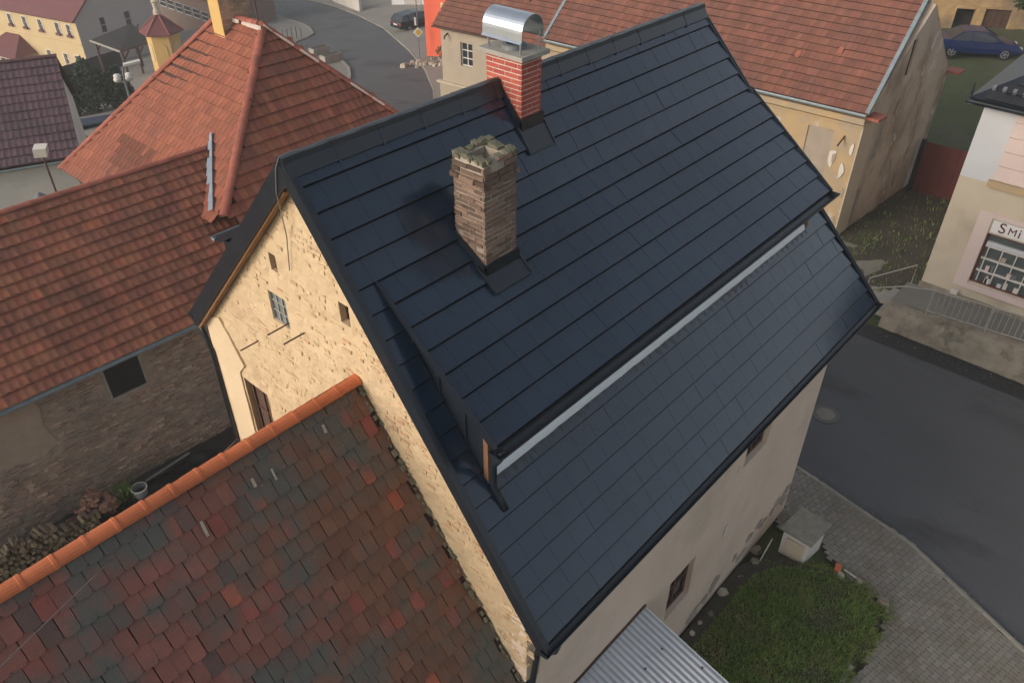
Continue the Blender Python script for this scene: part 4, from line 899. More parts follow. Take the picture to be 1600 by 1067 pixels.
mb = MB(); mb.gutter(pd(-11, -.1, 2.93), pd(0, -.1, 2.93), .07); mb.build('gutter', M['zinc'], dh)
wall('wall', dh, M['offwhite'], pd(-10.8, .3, 0)-V3((0, 0, 0)), ud, [(0, -1.5), (10.6, -1.5), (10.6, 2.95), (0, 2.95)])
mb = MB(); mb.prism([pd(-.2, .3, -1.5), pd(-.2, 7.7, -1.5), pd(-.2, 7.7, 2.9), pd(-.2, 4, 5.6), pd(-.2, .3, 2.9)], ud*-.2); mb.build('gable', M['offwhite'], dh, fixn=True)
vt = thing('vent_stack', 'short grey metal vent stack with round cap before the pale wall', 'vent', (8.0, 30.6, 0)); mb = MB(); mb.box(7.7, 30.3, -.5, 8.35, 30.8, 2.45); mb.build('box', M['zinc'], vt); mb = MB(); mb.lathe((8.0, 30.55, 2.45), [(.14, 0), (.14, .3), (.22, .32), (.05, .46), (0, .46)], 12); mb.build('cap', M['grime'], vt)
fl = thing('floodlight_pole', 'thin dark pole with square white floodlight behind the barn ridge', 'lamp post', (7.86, 28.0, 0)); mb = MB(); mb.tube([(7.86, 28, 0), (7.87, 28, 5.2)], .035, 8); mb.build('pole', M['oldwood'], fl); mb = MB(); mb.obox((7.84, 27.9, 5.36), (.16, -.12, 0), (.1, .14, .03), (0, -.06, .16)); mb.build('lamp_head', M['offwhite'], fl)

# ------------------------------------------------------------------ cream house, carport, chapel and the yard between them
ca_ = V3((29.59, 81.43, 0)); dd = V3((-.26, .966, 0)).normalized(); EZ = -4.28
eh = thing('cream_house', 'cream two-storey house with maroon roof and grey side wall, top left', 'house', (29.6, 81.4, -9))
of = ca_+dd*20; uf = -dd
holes = []; wins = []
for s in (9.55, 7.4, 5.15, 2.75, 1.2): wins.append((20-s-.28, -6.1, 20-s+.28, -5.02))
for s in (5.3, 2.9, 1.3): wins.append((20-s-.28, -8.95, 20-s+.28, -7.9))
wall('wall', eh, M['cream'], of, uf, [(0, -14), (20, -11), (20, EZ), (0, EZ)], holes=wins, depth=.2, label='cream front wall')
for i, w in enumerate(wins):
    ww = window(eh, of, uf, *w, .12, M['offwhite'], M['glass'], 2, 2, fw=.06, bar=.05)
    mb = MB(); c0 = of+uf*(w[0]-.12)
    for (a, b, c, d2) in ((w[0]-.12, w[1]-.1, w[2]+.12, w[1]-.002), (w[0]-.12, w[3]+.002, w[2]+.12, w[3]+.1), (w[0]-.12, w[1], w[0]-.002, w[3]), (w[2]+.002, w[1], w[2]+.12, w[3])):
        P = lambda u, z, d: of+uf*u+V3((0, 0, z))+uf.cross(V3((0, 0, 1)))*d
        mb.hexa([P(a, b, 0), P(c, b, 0), P(c, b, .03), P(a, b, .03), P(a, d2, 0), P(c, d2, 0), P(c, d2, .03), P(a, d2, .03)])
    mb.build('surround', M['offwhite'], ww, fixn=True)
    if i < 5:
        mb = MB(); mb.obox(of+uf*(w[0]+.28)+V3((0, 0, w[1]+.06))+uf.cross(V3((0, 0, 1)))*.14, uf*.3, uf.cross(V3((0, 0, 1)))*.09, V3((0, 0, .11))); mb.build('flower_box', M['maroon'], ww)
mb = MB(); nf = uf.cross(V3((0, 0, 1))); mb.obox(of+uf*10+V3((0, 0, -6.72))+nf*.03, uf*10, nf*.03, V3((0, 0, .05))); mb.obox(of+uf*10+V3((0, 0, EZ-.1))+nf*.06, uf*10, nf*.06, V3((0, 0, .1))); mb.build('cornice', M['cream'], eh)
us = V3((.992, .12, 0)).normalized(); sw = [(2.35, -6.2, 2.95, -4.75), (4.95, -6.2, 5.6, -4.75)]
wall('wall', eh, M['greywall'], ca_, us, [(0, -11), (8.4, -11), (8.4, EZ), (4.2, EZ+3.6), (0, EZ)], holes=sw, depth=.2, label='plain grey side gable wall')
for w in sw: window(eh, ca_, us, *w, .1, M['offwhite'], M['glass'], 1, 2, fw=.05, bar=.04)
nb = us.cross(V3((0, 0, 1)))
mb = MB(); r0, r1 = ca_+nb*.2+nf*.4+V3((0, 0, EZ-.25)), ca_+us*4.2+nb*.2+V3((0, 0, EZ+3.65)); slab(mb, [r0, r1, r1+dd*20.3, r0+dd*20.3], .15); r2 = ca_+us*8.8+nb*.2+V3((0, 0, EZ-.25)); slab(mb, [r1, r2, r2+dd*20.3, r1+dd*20.3], .15); mb.build('roof', M['maroon'], eh)
po = ca_+dd*7.4; mb = MB(); q0 = po+nf*2.2; mb.prism([po+V3((0, 0, -13)), q0+V3((0, 0, -13)), q0+dd*5+V3((0, 0, -13)), po+dd*5+V3((0, 0, -13))], (0, 0, 4.6)); pch = mb.build('porch', M['cream'], eh, fixn=True)
mb = MB(); ez = V3((0, 0, -8.38)); a, b, c, d2 = po+dd*-.3+ez, q0+nf*.3-dd*.3+ez, q0+nf*.3+dd*5.3+ez, po+dd*5.3+ez; t1, t2 = po+dd*1.6+V3((0, 0, -6.9)), po+dd*3.6+V3((0, 0, -6.9)); mb.poly([a, b, t1]); mb.poly([b, c, t2, t1]); mb.poly([c, d2, t2]); mb.build('porch_roof', M['maroon'], pch)
window(pch, q0+dd*5, uf, 2.6, -9.5, 3.6, -8.5, -.02, M['offwhite'], M['glass'], 1, 1, fw=.1)
cp_ = thing('carport', 'open timber carport with dark flat-pitched roof beside the grey wall', 'carport', (30, 72.5, T(72.5)))
K4 = [V3((28.12, 75.3, -4.72)), V3((28.41, 70.34, -4.72)), V3((31.6, 70.5, -4.55)), V3((31.8, 74.6, -3.95))]
mb = MB(); slab(mb, K4, .12); mb.build('roof', M['blackwood'], cp_)
for a, b in ((0, 1), (1, 2)): mb = MB(); mb.beam(K4[a]-V3((0, 0, .06)), K4[b]-V3((0, 0, .06)), .06, .16); mb.build('edge_board', M['concrete'] if a == 0 else M['oldwood'], cp_)
for p in (K4[0]+V3((.3, -.3, 0)), K4[1]+V3((.25, .25, 0)), V3((30, 70.7, -4.7)), K4[2]+V3((-.25, .2, 0)), K4[3]):
    mb = MB(); mb.beam((p.x, p.y, T(p.y)), (p.x, p.y, p.z-.1), .16, .16, (1, 0, 0)); mb.build('post', M['oldwood'], cp_); mb = MB(); mb.beam((p.x, p.y, p.z-.9), (p.x+.6, p.y, p.z-.2), .1, .1); mb.build('brace', M['oldwood'], cp_)
fe = thing('board_fence', 'long black board fence in front of the cream house', 'fence', (27.5, 76.5, T(76.5)))
for i in range(26):
    t = i/26; x, y = 24.6+t*7, 75.6+t*2.6; mb = MB(); mb.obox((x, y, T(y)+.75), (.13, .045, 0), (-.01, .03, 0), (0, 0, .75+random.uniform(-.02, .02))); mb.build('board', M['blackwood'], fe)
tw = thing('chapel', 'small yellow chapel turret with red pointed roof and white finial', 'chapel', (31.05, 67.4, T(67.4)))
cx, cy, cz = 31.05, 67.4, -6.54; mb = MB(); hx = lambda r, z: [(cx+r*math.cos(R(22+60*i)), cy+r*math.sin(R(22+60*i)), z) for i in range(6)]
mb.mesh_add(hx(1.35, cz-1)+hx(1.35, cz+3.45), [(i, (i+1) % 6, 6+(i+1) % 6, 6+i) for i in range(6)]); mb.build('wall', M['yellow'], tw)
for i in range(6):
    a = R(52+60*i); nn = V3((math.cos(a), math.sin(a), 0)); tt = V3((-nn.y, nn.x, 0)); c0 = V3((cx, cy, cz+1.2))+nn*1.18
    mb = MB(); mb.prism([c0+tt*(.36*math.cos(q))+V3((0, 0, 1.2+.36*math.sin(q))) for q in (0, .5, 1.05, 1.57, 2.1, 2.6, 3.14)]+[c0-tt*.36, c0+tt*.36], nn*.03); mb.build('niche', M['yellow'] if i % 2 else M['cream'], tw, fixn=True)
mb = MB(); mb.mesh_add(hx(1.42, cz+3.35)+hx(1.6, cz+3.5), [(i, (i+1) % 6, 6+(i+1) % 6, 6+i) for i in range(6)]); mb.build('cornice', M['yellow'], tw)
mb = MB(); mb.mesh_add(hx(1.78, cz+3.5)+[(cx, cy, cz+4.85)]+hx(1.78, cz+3.42), [(i, (i+1) % 6, 6) for i in range(6)]+[(7+i, 7+(i+1) % 6, (i+1) % 6, i) for i in range(6)]); mb.build('roof', M['maroon'], tw)
for i in range(6): mb = MB(); p = hx(1.78, cz+3.51)[i]; mb.tube([p, (cx, cy, cz+4.96)], .045, 6); mb.build('hip_roll', M['ridgered'], tw)
mb = MB(); mb.lathe((cx, cy, cz+4.8), [(.3, 0), (.3, .3), (.2, .35), (.25, .9), (.32, 1.0), (.16, 1.1), (.16, 1.9), (0, 2.0)], 12); mb.build('finial', M['sand'], tw)
sb = thing('strip_window_building', 'long brown building with a strip of dark windows behind the chapel', 'building', (46, 95, T(95)))
wh = [(i*1.9+.15, -9.05, i*1.9+1.75, -7.95) for i in range(14)]
wall('wall', sb, M['brownwall'], (45.92, 110, 0), (0, -1, 0), [(0, -16), (27, -11), (27, -6.4), (0, -6.4)], holes=wh, depth=.15)
for w in wh: window(sb, (45.92, 110, 0), (0, -1, 0), *w, .08, M['palegrey'], M['glass'], 1, 2, fw=.09, bar=.06)
mb = MB(); slab(mb, [(45.5, 110.5, -6.35), (45.5, 82.5, -6.35), (52, 82.5, -5.4), (52, 110.5, -5.4)], .2); mb.build('roof', M['maroon'], sb); mb = MB(); mb.box(46.2, 83.2, -14, 52, 110, -6.4); mb.build('rear_wall', M['brownwall'], sb)
lp = thing('street_lamp', 'street lamp with flat white lantern on bent arm beyond the hip roof', 'street lamp', (17.75, 44.4, T(44.4))); mb = MB(); mb.tube([(17.75, 44.4, T(44.4)), (17.75, 44.4, 1.7), (17.82, 44.4, 2.05), (18.0, 44.4, 2.15)], .05, 8); mb.build('pole', M['grime'], lp); mb = MB(); mb.obox((18.35, 44.35, 2.2), (.42, -.12, .04), (.05, .16, 0), (0, 0, .06)); mb.build('lantern', M['offwhite'], lp)
lq = thing('globe_lamp', 'lamp post with cluster of four white bowl lanterns beyond the hip roof', 'street lamp', (17.9, 44.9, T(44.9))); mb = MB(); mb.tube([(17.9, 44.9, T(44.9)), (17.9, 44.9, 1.25)], .045, 8); mb.build('pole', M['grime'], lq)
for i in range(4):
    a = R(20+90*i); x, y = 17.9+.42*math.cos(a), 44.9+.42*math.sin(a); mb = MB(); mb.tube([(17.9, 44.9, 1.1), (x, y, 1.25)], .02, 6); ar_ = mb.build('arm', M['grime'], lq); mb = MB(); mb.lathe((x, y, 1.25), [(.03, .0), (.17, .08), (.21, .18), (.16, .27), (0, .31)], 14); mb.build('bowl', M['offwhite'], ar_, smooth=True)
def crown(mb, c, rad, n, s, seed, shape=None):
    rg = random.Random(seed); c = V3(c)
    for _ in range(n):
        while True:
            p = V3((rg.uniform(-1, 1), rg.uniform(-1, 1), rg.uniform(-1, 1)))
            if p.length < 1 and p.length > .35*rg.random(): break
        if shape == 'cone': k = 1-(p.z*.5+.5)*.5; p = V3((p.x*k, p.y*k, p.z))
        w = V3((p.x*rad[0], p.y*rad[1], p.z*rad[2])); nn = noise.noise((c+w)*1.4/max(rad)*2.2)
        if nn < -.18: continue
        w *= 1+.22*nn; a = V3((rg.gauss(0, 1), rg.gauss(0, 1), rg.gauss(0, 1))).normalized(); b = a.cross(V3((rg.gauss(0, 1), rg.gauss(0, 1), rg.gauss(0, 1)))).normalized()
        l = s*rg.uniform(.6, 1.4); g = rg.uniform(.55, 1.5); P = c+w; mb.poly([P-a*l, P+b*l*.5, P+a*l, P-b*l*.5], (g*rg.uniform(.8, 1.15), g, g*.9))
for i, (x, y, r, h) in enumerate(((19.8, 60.2, 1.2, 3.4), (21.2, 59.6, 1.5, 3.5), (22.9, 59.0, 1.3, 2.7))):
    t = thing('thuja_bush', ('leftmost dark thuja bush right of the purple roof', 'middle and tallest dark thuja bush in the yard', 'rightmost and lowest dark thuja bush by the hip roof')[i], 'bush', (x, y, T(y)), 'thuja bushes in the yard'); mb = MB(); crown(mb, (x, y, T(y)+h*.52), (r, r, h*.55), 5200, .12, 20+i, 'cone'); mb.build('crown', M['hedge_a'], t, tint=True); mb = MB(); mb.tube([(x, y, T(y)-.1), (x, y, T(y)+h*.6)], [.09, .03], 6); mb.build('trunk', M['bark'], t)
mb = MB(); slab(mb, [(17.2, 55.0, -4.0), (20.6, 53.7, -4.0), (21.0, 54.6, -3.9), (17.6, 55.9, -3.9)], .1); sh = thing('shed', 'low dark blue shed roof below the thuja bushes', 'shed', (19, 55.4, T(55.4))); mb.build('roof', mat('blue_sheet', (.035,.05,.085), None, 2, .6), sh); mb = MB(); mb.box(17.7, 54.9, -5.5, 20.4, 55.2, -4.1); mb.build('wall', M['blackwood'], sh)
# ------------------------------------------------------------------ beige house, orange house beyond the street bend
ul = V3((.13, -.9915, 0)).normalized(); nl = ul.cross(V3((0, 0, 1))); OL = V3((31.39, 33.85, 0))
bh = thing('beige_house', 'beige plastered house with red tile roof behind the red chimney', 'house', (33, 30, 0))
lw_ = [(1.36, 1.48, 2.2, 2.78), (4.6, 1.48, 5.4, 2.78), (7.4, 1.48, 8.2, 2.78)]
wall('wall', bh, M['putty'], OL, ul, [(0, .3), (10.5, .3), (10.5, 3.6), (0, 3.6)], holes=lw_, depth=.22)
wall('plinth', bh, M['putty'], OL+nl*.14, ul, [(-.14, -2.5), (10.5, -2.5), (10.5, .3), (-.14, .3)])
mb = MB(); mb.obox(OL+ul*5+nl*.1+V3((0, 0, .36)), ul*5.3, nl*.14, V3((0, 0, .05))); mb.build('plinth_ledge', M['sand'], bh)
for w in lw_: window(bh, OL, ul, *w, .14, M['offwhite'], M['glass'], 2, 3, fw=.06, bar=.05)
mb = MB(); v4 = -nl; mb.prism([OL+v4*.02+V3((0, 0, -2.5)), OL+v4*8+V3((0, 0, -2.5)), OL+v4*8+V3((0, 0, 3.5)), OL+v4*4+V3((0, 0, 6.6)), OL+v4*.02+V3((0, 0, 3.5))], ul*.2); mb.build('gable', M['putty'], bh, fixn=True)
e0 = OL+nl*.32-ul*.3+V3((0, 0, 3.48)); Vl = v4*4.3+V3((0, 0, 3.4)); ll = Vl.length
mb = MB(); slab(mb, [e0, e0+ul*11, e0+ul*11+Vl, e0+Vl], .14); rl = mb.build('roof', M['deck'], bh); mb = MB(); slab(mb, [e0+Vl, e0+ul*11+Vl, e0+ul*11+v4*8.6, e0+v4*8.6], .14); mb.build('roof', M['deck'], bh)
tile_roof(rl, e0+V3((0, 0, .02)), ul, Vl, [(0, 0), (11, 0), (11, ll), (0, ll)], .22, .33, 'rib', None, M['row_a'], 0, gtint(.85, 1.12, .05))
mb = MB(); mb.gutter(e0+nl*.08, e0+nl*.08+ul*11, .07); mb.build('gutter', M['oldwood'], bh)
mortar_line(e0+V3((.1, 0, .1)), e0+Vl*.5+V3((.1, 0, .1)), 14, .05, rl, (0, 0, 0))
mb = MB(); mb.tube([OL+ul*.5+nl*.0+V3((0, 0, 3.1)), OL+ul*.5+nl*.3+V3((0, 0, 3.0)), OL+ul*.5+nl*.32+V3((0, 0, 2.85))], .05, 6); mb.build('wall_lamp', M['oldwood'], bh)
mb = MB(); p = e0+ul*5.2+Vl*.45; mb.tube([p, p+V3((0, 0, 1.6))], .05, 6); mb.build('roof_pipe', M['oldwood'], bh)
oh = thing('orange_house', 'bright orange-red house wall with cream window frames behind the road sign', 'house', (45, 41, -3))
owin = [(45.3-43.5, .62, 45.3-42.3, 1.4), (45.3-43.55, -2.1, 45.3-42.4, -.9), (45.3-40.2, -2.1, 45.3-39.1, -.9), (45.3-40.2, .4, 45.3-39.1, 1.4)]
wall('wall', oh, M['orange'], (40.5, 45.3, 0), (0, -1, 0), [(0, -3.5), (9, -2), (9, 6), (0, 6)], holes=owin, depth=.18)
mb = MB(); mb.prism([(40.52, 45.3, -4.5), (50, 45.3, -4.5), (50, 45.3, 6), (40.52, 45.3, 6)], (0, -.2, 0)); mb.build('wall', M['orange'], oh, fixn=True)
for w in owin: window(oh, (40.5, 45.3, 0), (0, -1, 0), *w, -.02, M['cream'], M['glass'], 2, 2, fw=.13, bar=.05)
mb = MB(); slab(mb, [(40.1, 45.7, 6), (40.1, 36, 6), (45.3, 36, 9), (45.3, 45.7, 9)], .2); slab(mb, [(45.3, 45.7, 9), (45.3, 36, 9), (50.5, 36, 6), (50.5, 45.7, 6)], .2); mb.build('roof', M['maroon'], oh)
gw = thing('garden_wall', 'white garden wall with pillars along the upper road', 'wall', (59, 75, T(75)))
for i in range(12):
    a, b = V3((56.9, 74.2, 0))+V3((6.3, 13.4, 0))*(i/12), V3((56.9, 74.2, 0))+V3((6.3, 13.4, 0))*((i+1)/12); z = T(a.y); mb = MB(); mb.beam(V3((a.x, a.y, z+.5)), V3((b.x, b.y, T(b.y)+.5)), .15, 1.2); mb.build('panel', M['offwhite'], gw); mb = MB(); mb.box(a.x-.18, a.y-.18, z-.2, a.x+.18, a.y+.18, z+1.5); mb.build('pillar', M['offwhite'], gw)
wg = thing('white_garage', 'white flat building at the top edge beyond the dark estate car', 'garage', (64, 68, T(68))); mb = MB(); mb.box(60.5, 58, -9, 72, 73, -3.2); mb.build('wall', M['palegrey'], wg); mb = MB(); mb.box(60, 57.5, -3.2, 72.5, 73.5, -2.9); mb.build('roof', M['oldasphalt'], wg)
for y in (60, 64, 68): mb = MB(); mb.box(60.44, y, T(y)-.5, 60.498, y+2.8, T(y)+2.2); mb.build('door', M['greywall'], wg)

# ------------------------------------------------------------------ long old house with the peeling gable
ug = V3((.055, -.9985, 0)).normalized(); ng = ug.cross(V3((0, 0, 1))); OG = V3((28.66, 23.7, 0))
gh = thing('old_house', 'long old ochre house with red pressed-tile roof and peeling gable', 'house', (32, 16, 0))
gw_ = [(12.43, 1.5, 13.42, 4.35), (10.35, 1.5, 11.3, 4.35), (8.2, 1.5, 9.1, 4.35), (6, 1.5, 6.9, 4.35), (3.8, 1.5, 4.7, 4.35), (1.4, 1.5, 2.4, 4.35)]
wall('wall', gh, M['ochre'], OG, ug, [(0, -.3), (14.4, -.3), (14.4, 5.2), (0, 5.2)], holes=gw_, depth=.12, grid=.3, amp=.012, nscale=2)
for i, w in enumerate(gw_):
    if i == 0:
        mb = MB(); mb.poly([OG+ug*w[0]-ng*.05+V3((0, 0, w[1])), OG+ug*w[2]-ng*.05+V3((0, 0, w[1])), OG+ug*w[2]-ng*.05+V3((0, 0, w[3])), OG+ug*w[0]-ng*.05+V3((0, 0, w[3]))]); mb.build('blind_window', M['lime'], gh)
    else: window(gh, OG, ug, *w, .08, M['palegrey'], M['glass'], 2, 3, fw=.08, bar=.05)
for z, h, d_ in ((4.98, .22, .2), (4.75, .08, .08)): mb = MB(); mb.obox(OG+ug*7.2+ng*(d_/2)+V3((0, 0, z)), ug*7.25, ng*d_/2, V3((0, 0, h/2))); mb.build('cornice', M['ochre'], gh)
OGg = OG+ug*14.4; ugg = V3((1, -.055, 0)).normalized(); ngg = ugg.cross(V3((0, 0, 1)))
wall('wall', gh, M['peel'], OGg, ugg, [(0, -.3), (7.5, -.3), (7.5, 5.1), (3.75, 8.36), (0, 5.1)], holes=[(2.62, 5.95, 3.0, 7.3), (1.55, 2.9, 2.05, 4.6), (1.0, .4, 1.45, 1.8)], depth=.12, grid=.13, amp=.03, nscale=2.2, label='peeling stained gable wall')
window(gh, OGg, ugg, 2.62, 5.95, 3.0, 7.3, .1, M['oldwood'], M['oldwood'], 1, 1, fw=.05)
for (a, b, c, d2) in ((1.55, 2.9, 2.05, 4.6), (1.0, .4, 1.45, 1.8)): mb = MB(); mb.poly([OGg+ugg*a-ngg*.04+V3((0, 0, b)), OGg+ugg*c-ngg*.04+V3((0, 0, b)), OGg+ugg*c-ngg*.04+V3((0, 0, d2)), OGg+ugg*a-ngg*.04+V3((0, 0, d2))]); mb.build('blocked_window', M['concrete'], gh)
wall('corner_render', gh, M['sand'], OGg+ngg*.035, ugg, [(.0, -.3), (1.0, -.3), (1.1, 1.4), (.95, 2.6), (1.15, 3.6), (1.0, 4.7), (.0, 4.9)], grid=.2, amp=.008, back=.06, label='smooth render strip at the corner')
for k in range(9):
    u, z = random.uniform(.3, 7.1), random.uniform(.2, 5.2); r = random.uniform(.10, .26); a0 = random.uniform(0, 6); m_ = MB(); m_.prism([OGg+ngg*.03+ugg*(u+r*.6*random.uniform(.5, 1.3)*math.cos(a0+t))+V3((0, 0, z+1.5*r*random.uniform(.5, 1.3)*math.sin(a0+t))) for t in (5.4, 4.5, 3.6, 2.7, 1.8, .9, 0)], ngg*random.uniform(.01, .03)); m_.build('plaster_flake', random.choice((M['peel'], M['lime'], M['sand'], M['sand'])), gh, fixn=True)
for k in range(7):
    u, z = random.uniform(13.5, 14.35), random.uniform(.5, 4.3); r = random.uniform(.08, .25); a0 = random.uniform(0, 6); m_ = MB(); m_.prism([OG+ng*.02+ug*min(14.39, (u+r*.6*random.uniform(.5, 1.3)*math.cos(a0+t)))+V3((0, 0, z+1.6*r*random.uniform(.5, 1.3)*math.sin(a0+t))) for t in (5.4, 4.5, 3.6, 2.7, 1.8, .9, 0)], ng*random.uniform(.01, .03)); m_.build('plaster_flake', random.choice((M['offwhite'], M['lime'])), gh, fixn=True)
mb = MB(); mb.box(29.75, 9.6, -.3, 36.4, 23.6, 5.0); mb.build('inner_wall', M['putty'], gh)
eg = V3((28.4, 23.8, 5.29)); lg = 14.6; Vg = -ng*3.85+V3((0, 0, 3.25)); lgv = Vg.length
mb = MB(); slab(mb, [eg, eg+ug*lg, eg+ug*lg+Vg, eg+Vg], .12); rg_ = mb.build('roof', M['deck'], gh); mb = MB(); slab(mb, [eg+Vg, eg+ug*lg+Vg, eg+ug*lg-ng*7.9, eg-ng*7.9], .12); mb.build('roof', M['deck'], gh)
tile_roof(rg_, eg+V3((0, 0, .02)), ug, Vg, [(0, 0), (lg, 0), (lg, lgv), (0, lgv)], .215, .335, 'rib', None, M['row_a'], 0, gtint(.84, 1.14, .05))
ridge_tiles(gh, eg+Vg, eg+ug*lg+Vg, .38, .11, M['ridgered'])
for s in (0, lg): mb = MB(); mb.beam(eg+ug*s+V3((0, 0, .05)), eg+ug*s+Vg+V3((0, 0, .05)), .14, .09, Vg.cross(ug)*-1); mb.build('verge_flashing', M['zinc'], gh)
mb = MB(); mb.beam(eg+ug*(lg+.02)+Vg+V3((0, 0, .03)), eg+ug*(lg+.02)-ng*7.9+V3((0, 0, .03)), .12, .14); mb.build('verge_flashing', M['zinc'], gh)
mb = MB(); mb.gutter(eg+ng*.09, eg+ng*.09+ug*lg, .075); mb.build('gutter', M['zinc'], gh)
for c0 in (OGg+ugg*.3, OGg+ugg*7.6):
    mb = MB(); mb.obox(c0+ngg*.22+V3((0, 0, 5.1)), ugg*.35, ngg*.3, V3((0, 0, .05))); mb.build('eaves_return', M['ridgered'], gh)
for k in range(2):
    u, v = random.uniform(8, 14), random.uniform(.3, .95); mb = MB(); mb.obox(eg+ug*u+Vg*v+V3((0, 0, .08)), ug*.09, Vg.normalized()*.14, Vg.cross(ug).normalized()*.03); mb.build('roof_vent', M['ridgered'], gh)
mb = MB(); mb.tube([OG+ug*13.85+ng*.0+V3((0, 0, 4.25)), OG+ug*13.8+ng*.45+V3((0, 0, 4.0))], .035, 6); mb.build('iron_bracket', M['oldwood'], gh)

# ------------------------------------------------------------------ shop with ramp
shp = thing('shop', 'pale shop building with sign, brown-framed display window and black roof edge', 'shop', (27, 3, 0))
OS, US = V3((27, 5.2, 0)), V3((0, -1, 0)); NS = V3((-1, 0, 0))
wall('wall', shp, M['sand'], OS, US, [(0, .0), (12, .0), (12, 5.0), (0, 5.0)], holes=[(1.37, 1.6, 4.6, 3.42)], depth=.3)
wall('upper_wall', shp, M['palegrey'], OS, US, [(0, 5.0), (12, 5.0), (12, 7.5), (0, 7.5)], back=.1)
def sbx(name, m, u0, z0, u1, z1, d0, d1, parent=shp): mb = MB(); mb.box(27-d1, 5.2-u1, z0, 27-d0, 5.2-u0, z1); return mb.build(name, m, parent)
sbx('cornice', M['ochre'], .85, 4.93, 12, 5.13, .003, .14)
for i in range(5): sbx('clapboard', M['pink'], .95+.0, 5.16+i*.46, 12, 5.60+i*.46, .003, .04)
sbx('plinth', M['stone'], -.05, 0, 12, 1.02, .003, .06)
sbx('surround', M['pink'], .95, 1.35, 1.36, 4.1, .003, .05); sbx('surround', M['pink'], 1.36, 3.95, 12, 4.1, .003, .05); sbx('surround', M['pink'], 1.36, 1.35, 12, 1.56, .003, .08)
sg = sbx('sign_board', M['signwhite'], 1.42, 3.50, 5.0, 3.92, .01, .07)
for txt, sz, u in (('S', .36, 1.62), ('M', .25, 1.90), ('i', .33, 2.19)):
    cu = bpy.data.curves.new('lettering', 'FONT'); cu.body = txt; cu.size = sz*1.35; cu.extrude = .006; cu.offset = 0; tmp = bpy.data.objects.new('tmp', cu); COL.objects.link(tmp)
    dg = bpy.context.evaluated_depsgraph_get(); me = bpy.data.meshes.new_from_object(tmp.evaluated_get(dg)); bpy.data.objects.remove(tmp); me.materials.clear(); me.materials.append(M['signtext'])
    o = put('lettering', me, sg, (27-.078, 5.2-u, 3.57+(.02 if txt == 'M' else 0)), Matrix(((0, 0, -1), (-1, 0, 0), (0, 1, 0))))
sw_ = window(shp, OS, US, 1.37, 1.6, 4.6, 3.42, .10, M['brownframe'], mat('shop_glass', (.10,.115,.11), (.07,.08,.08), 2, .1, spec=.8), 1, 1, fw=.07)
for z in (2.05, 2.5, 2.95): sbx('shelf', M['offwhite'], 1.45, z, 4.5, z+.05, -.099, -.02, sw_)
for i in range(7): sbx('shelf_divider', M['offwhite'], 1.55+i*.42, 1.7, 1.58+i*.42, 2.95, -.098, -.025, sw_)
sbx('blind_case', M['palegrey'], 1.46, 3.02, 4.5, 3.14, -.095, -.005, sw_)
for i in range(22):
    u = random.uniform(1.5, 4.4); z = random.choice((1.68, 2.1, 2.55)); h = random.uniform(.1, .3); sbx('goods', random.choice((M['palegrey'], M['pink'], M['grime'], M['putty'], M['maroon'], M['offwhite'])), u, z, u+random.uniform(.06, .16), z+h, -.095, -.04, sw_)
sbx('wall_vent', M['offwhite'], 1.0, 1.02, 1.22, 1.2, .06, .16)
mb = MB(); mb.prism([(27.31, 5.18, 0), (36, 5.18, 0), (36, 5.18, 7.5), (27.31, 5.18, 7.5)], (0, -.2, 0)); mb.build('side_wall', M['sand'], shp, fixn=True)
mb = MB(); c0, c1, c2 = V3((26.55, 5.6, 7.55)), V3((26.55, -8, 7.55)), V3((37, 5.6, 7.55)); r1, r2 = V3((31.5, .6, 10.6)), V3((31.5, -8, 10.6)); slab(mb, [c0, c1, r2, r1], .16); slab(mb, [c0, r1, c2], .16); mb.poly([c0-V3((0, 0, .2)), c1-V3((0, 0, .2)), (37, -8, 7.35), c2-V3((0, 0, .2))]); sr = mb.build('roof', M['black'], shp)
tile_roof(sr, c0-V3((0, 0, 0))+V3((0, 0, .02)), (0, -1, 0), r1-c0-V3((0, -5, 0)), [(.1, 0), (13, 0), (13, 5.7), (5, 5.7)], .3, .36, 'rib', None, mat('black_tile', (.028,.028,.032), None, 2, .5, tint='attr'), 0, gtint(.85, 1.15, .02))
mb = MB(); mb.gutter(c0+V3((-.08, .05, -.08)), c1+V3((-.08, 0, -.08)), .07); mb.build('gutter', M['black'], shp)
for i in range(12): mb = MB(); p = c0+V3((.35, -.5-.28*i, .3)); mb.obox(p, (.05, 0, .03), (0, .05, 0), (-.02, 0, .05)); mb.build('snow_guard', M['grime'], sr)
mb = MB(); mb.tube([c0+V3((.02, -.02, .05)), c0+V3((.0, -.02, .42))], [.05, .02], 6); mb.build('finial', M['black'], shp)
rw = thing('ramp', 'stone retaining wall carrying the walkway in front of the shop', 'ramp', (25.5, 2, 0))
mb = MB(); N_ = 46; prof0 = []
for i in range(N_+1):
    y = 5.6-i*.22; t = .78+.06*noise.noise(V3((y, 0, 0)))+(.3*min(1, max(0, (5.0-y)/3.8))); prof0.append((y, t))
for (y0, t0), (y1, t1) in zip(prof0, prof0[1:]):
    d0, d1 = .06*noise.noise(V3((y0*1.5, 3, 0))), .06*noise.noise(V3((y1*1.5, 3, 0)))
    for a, b in ((0, .5), (.5, 1)):
        f0 = lambda y, t, d, k: (25.05-.18*(1-k)+d*(1-abs(k-.5))+.05*noise.noise(V3((y*3, k*4, 0))), y, t*k)
        mb.poly([f0(y1, t1, d1, a), f0(y0, t0, d0, a), f0(y0, t0, d0, b), f0(y1, t1, d1, b)][::-1])
    mb.poly([f0(y0, t0, d0, 1), f0(y1, t1, d1, 1), (25.45, y1, t1+.02), (25.45, y0, t0+.02)])
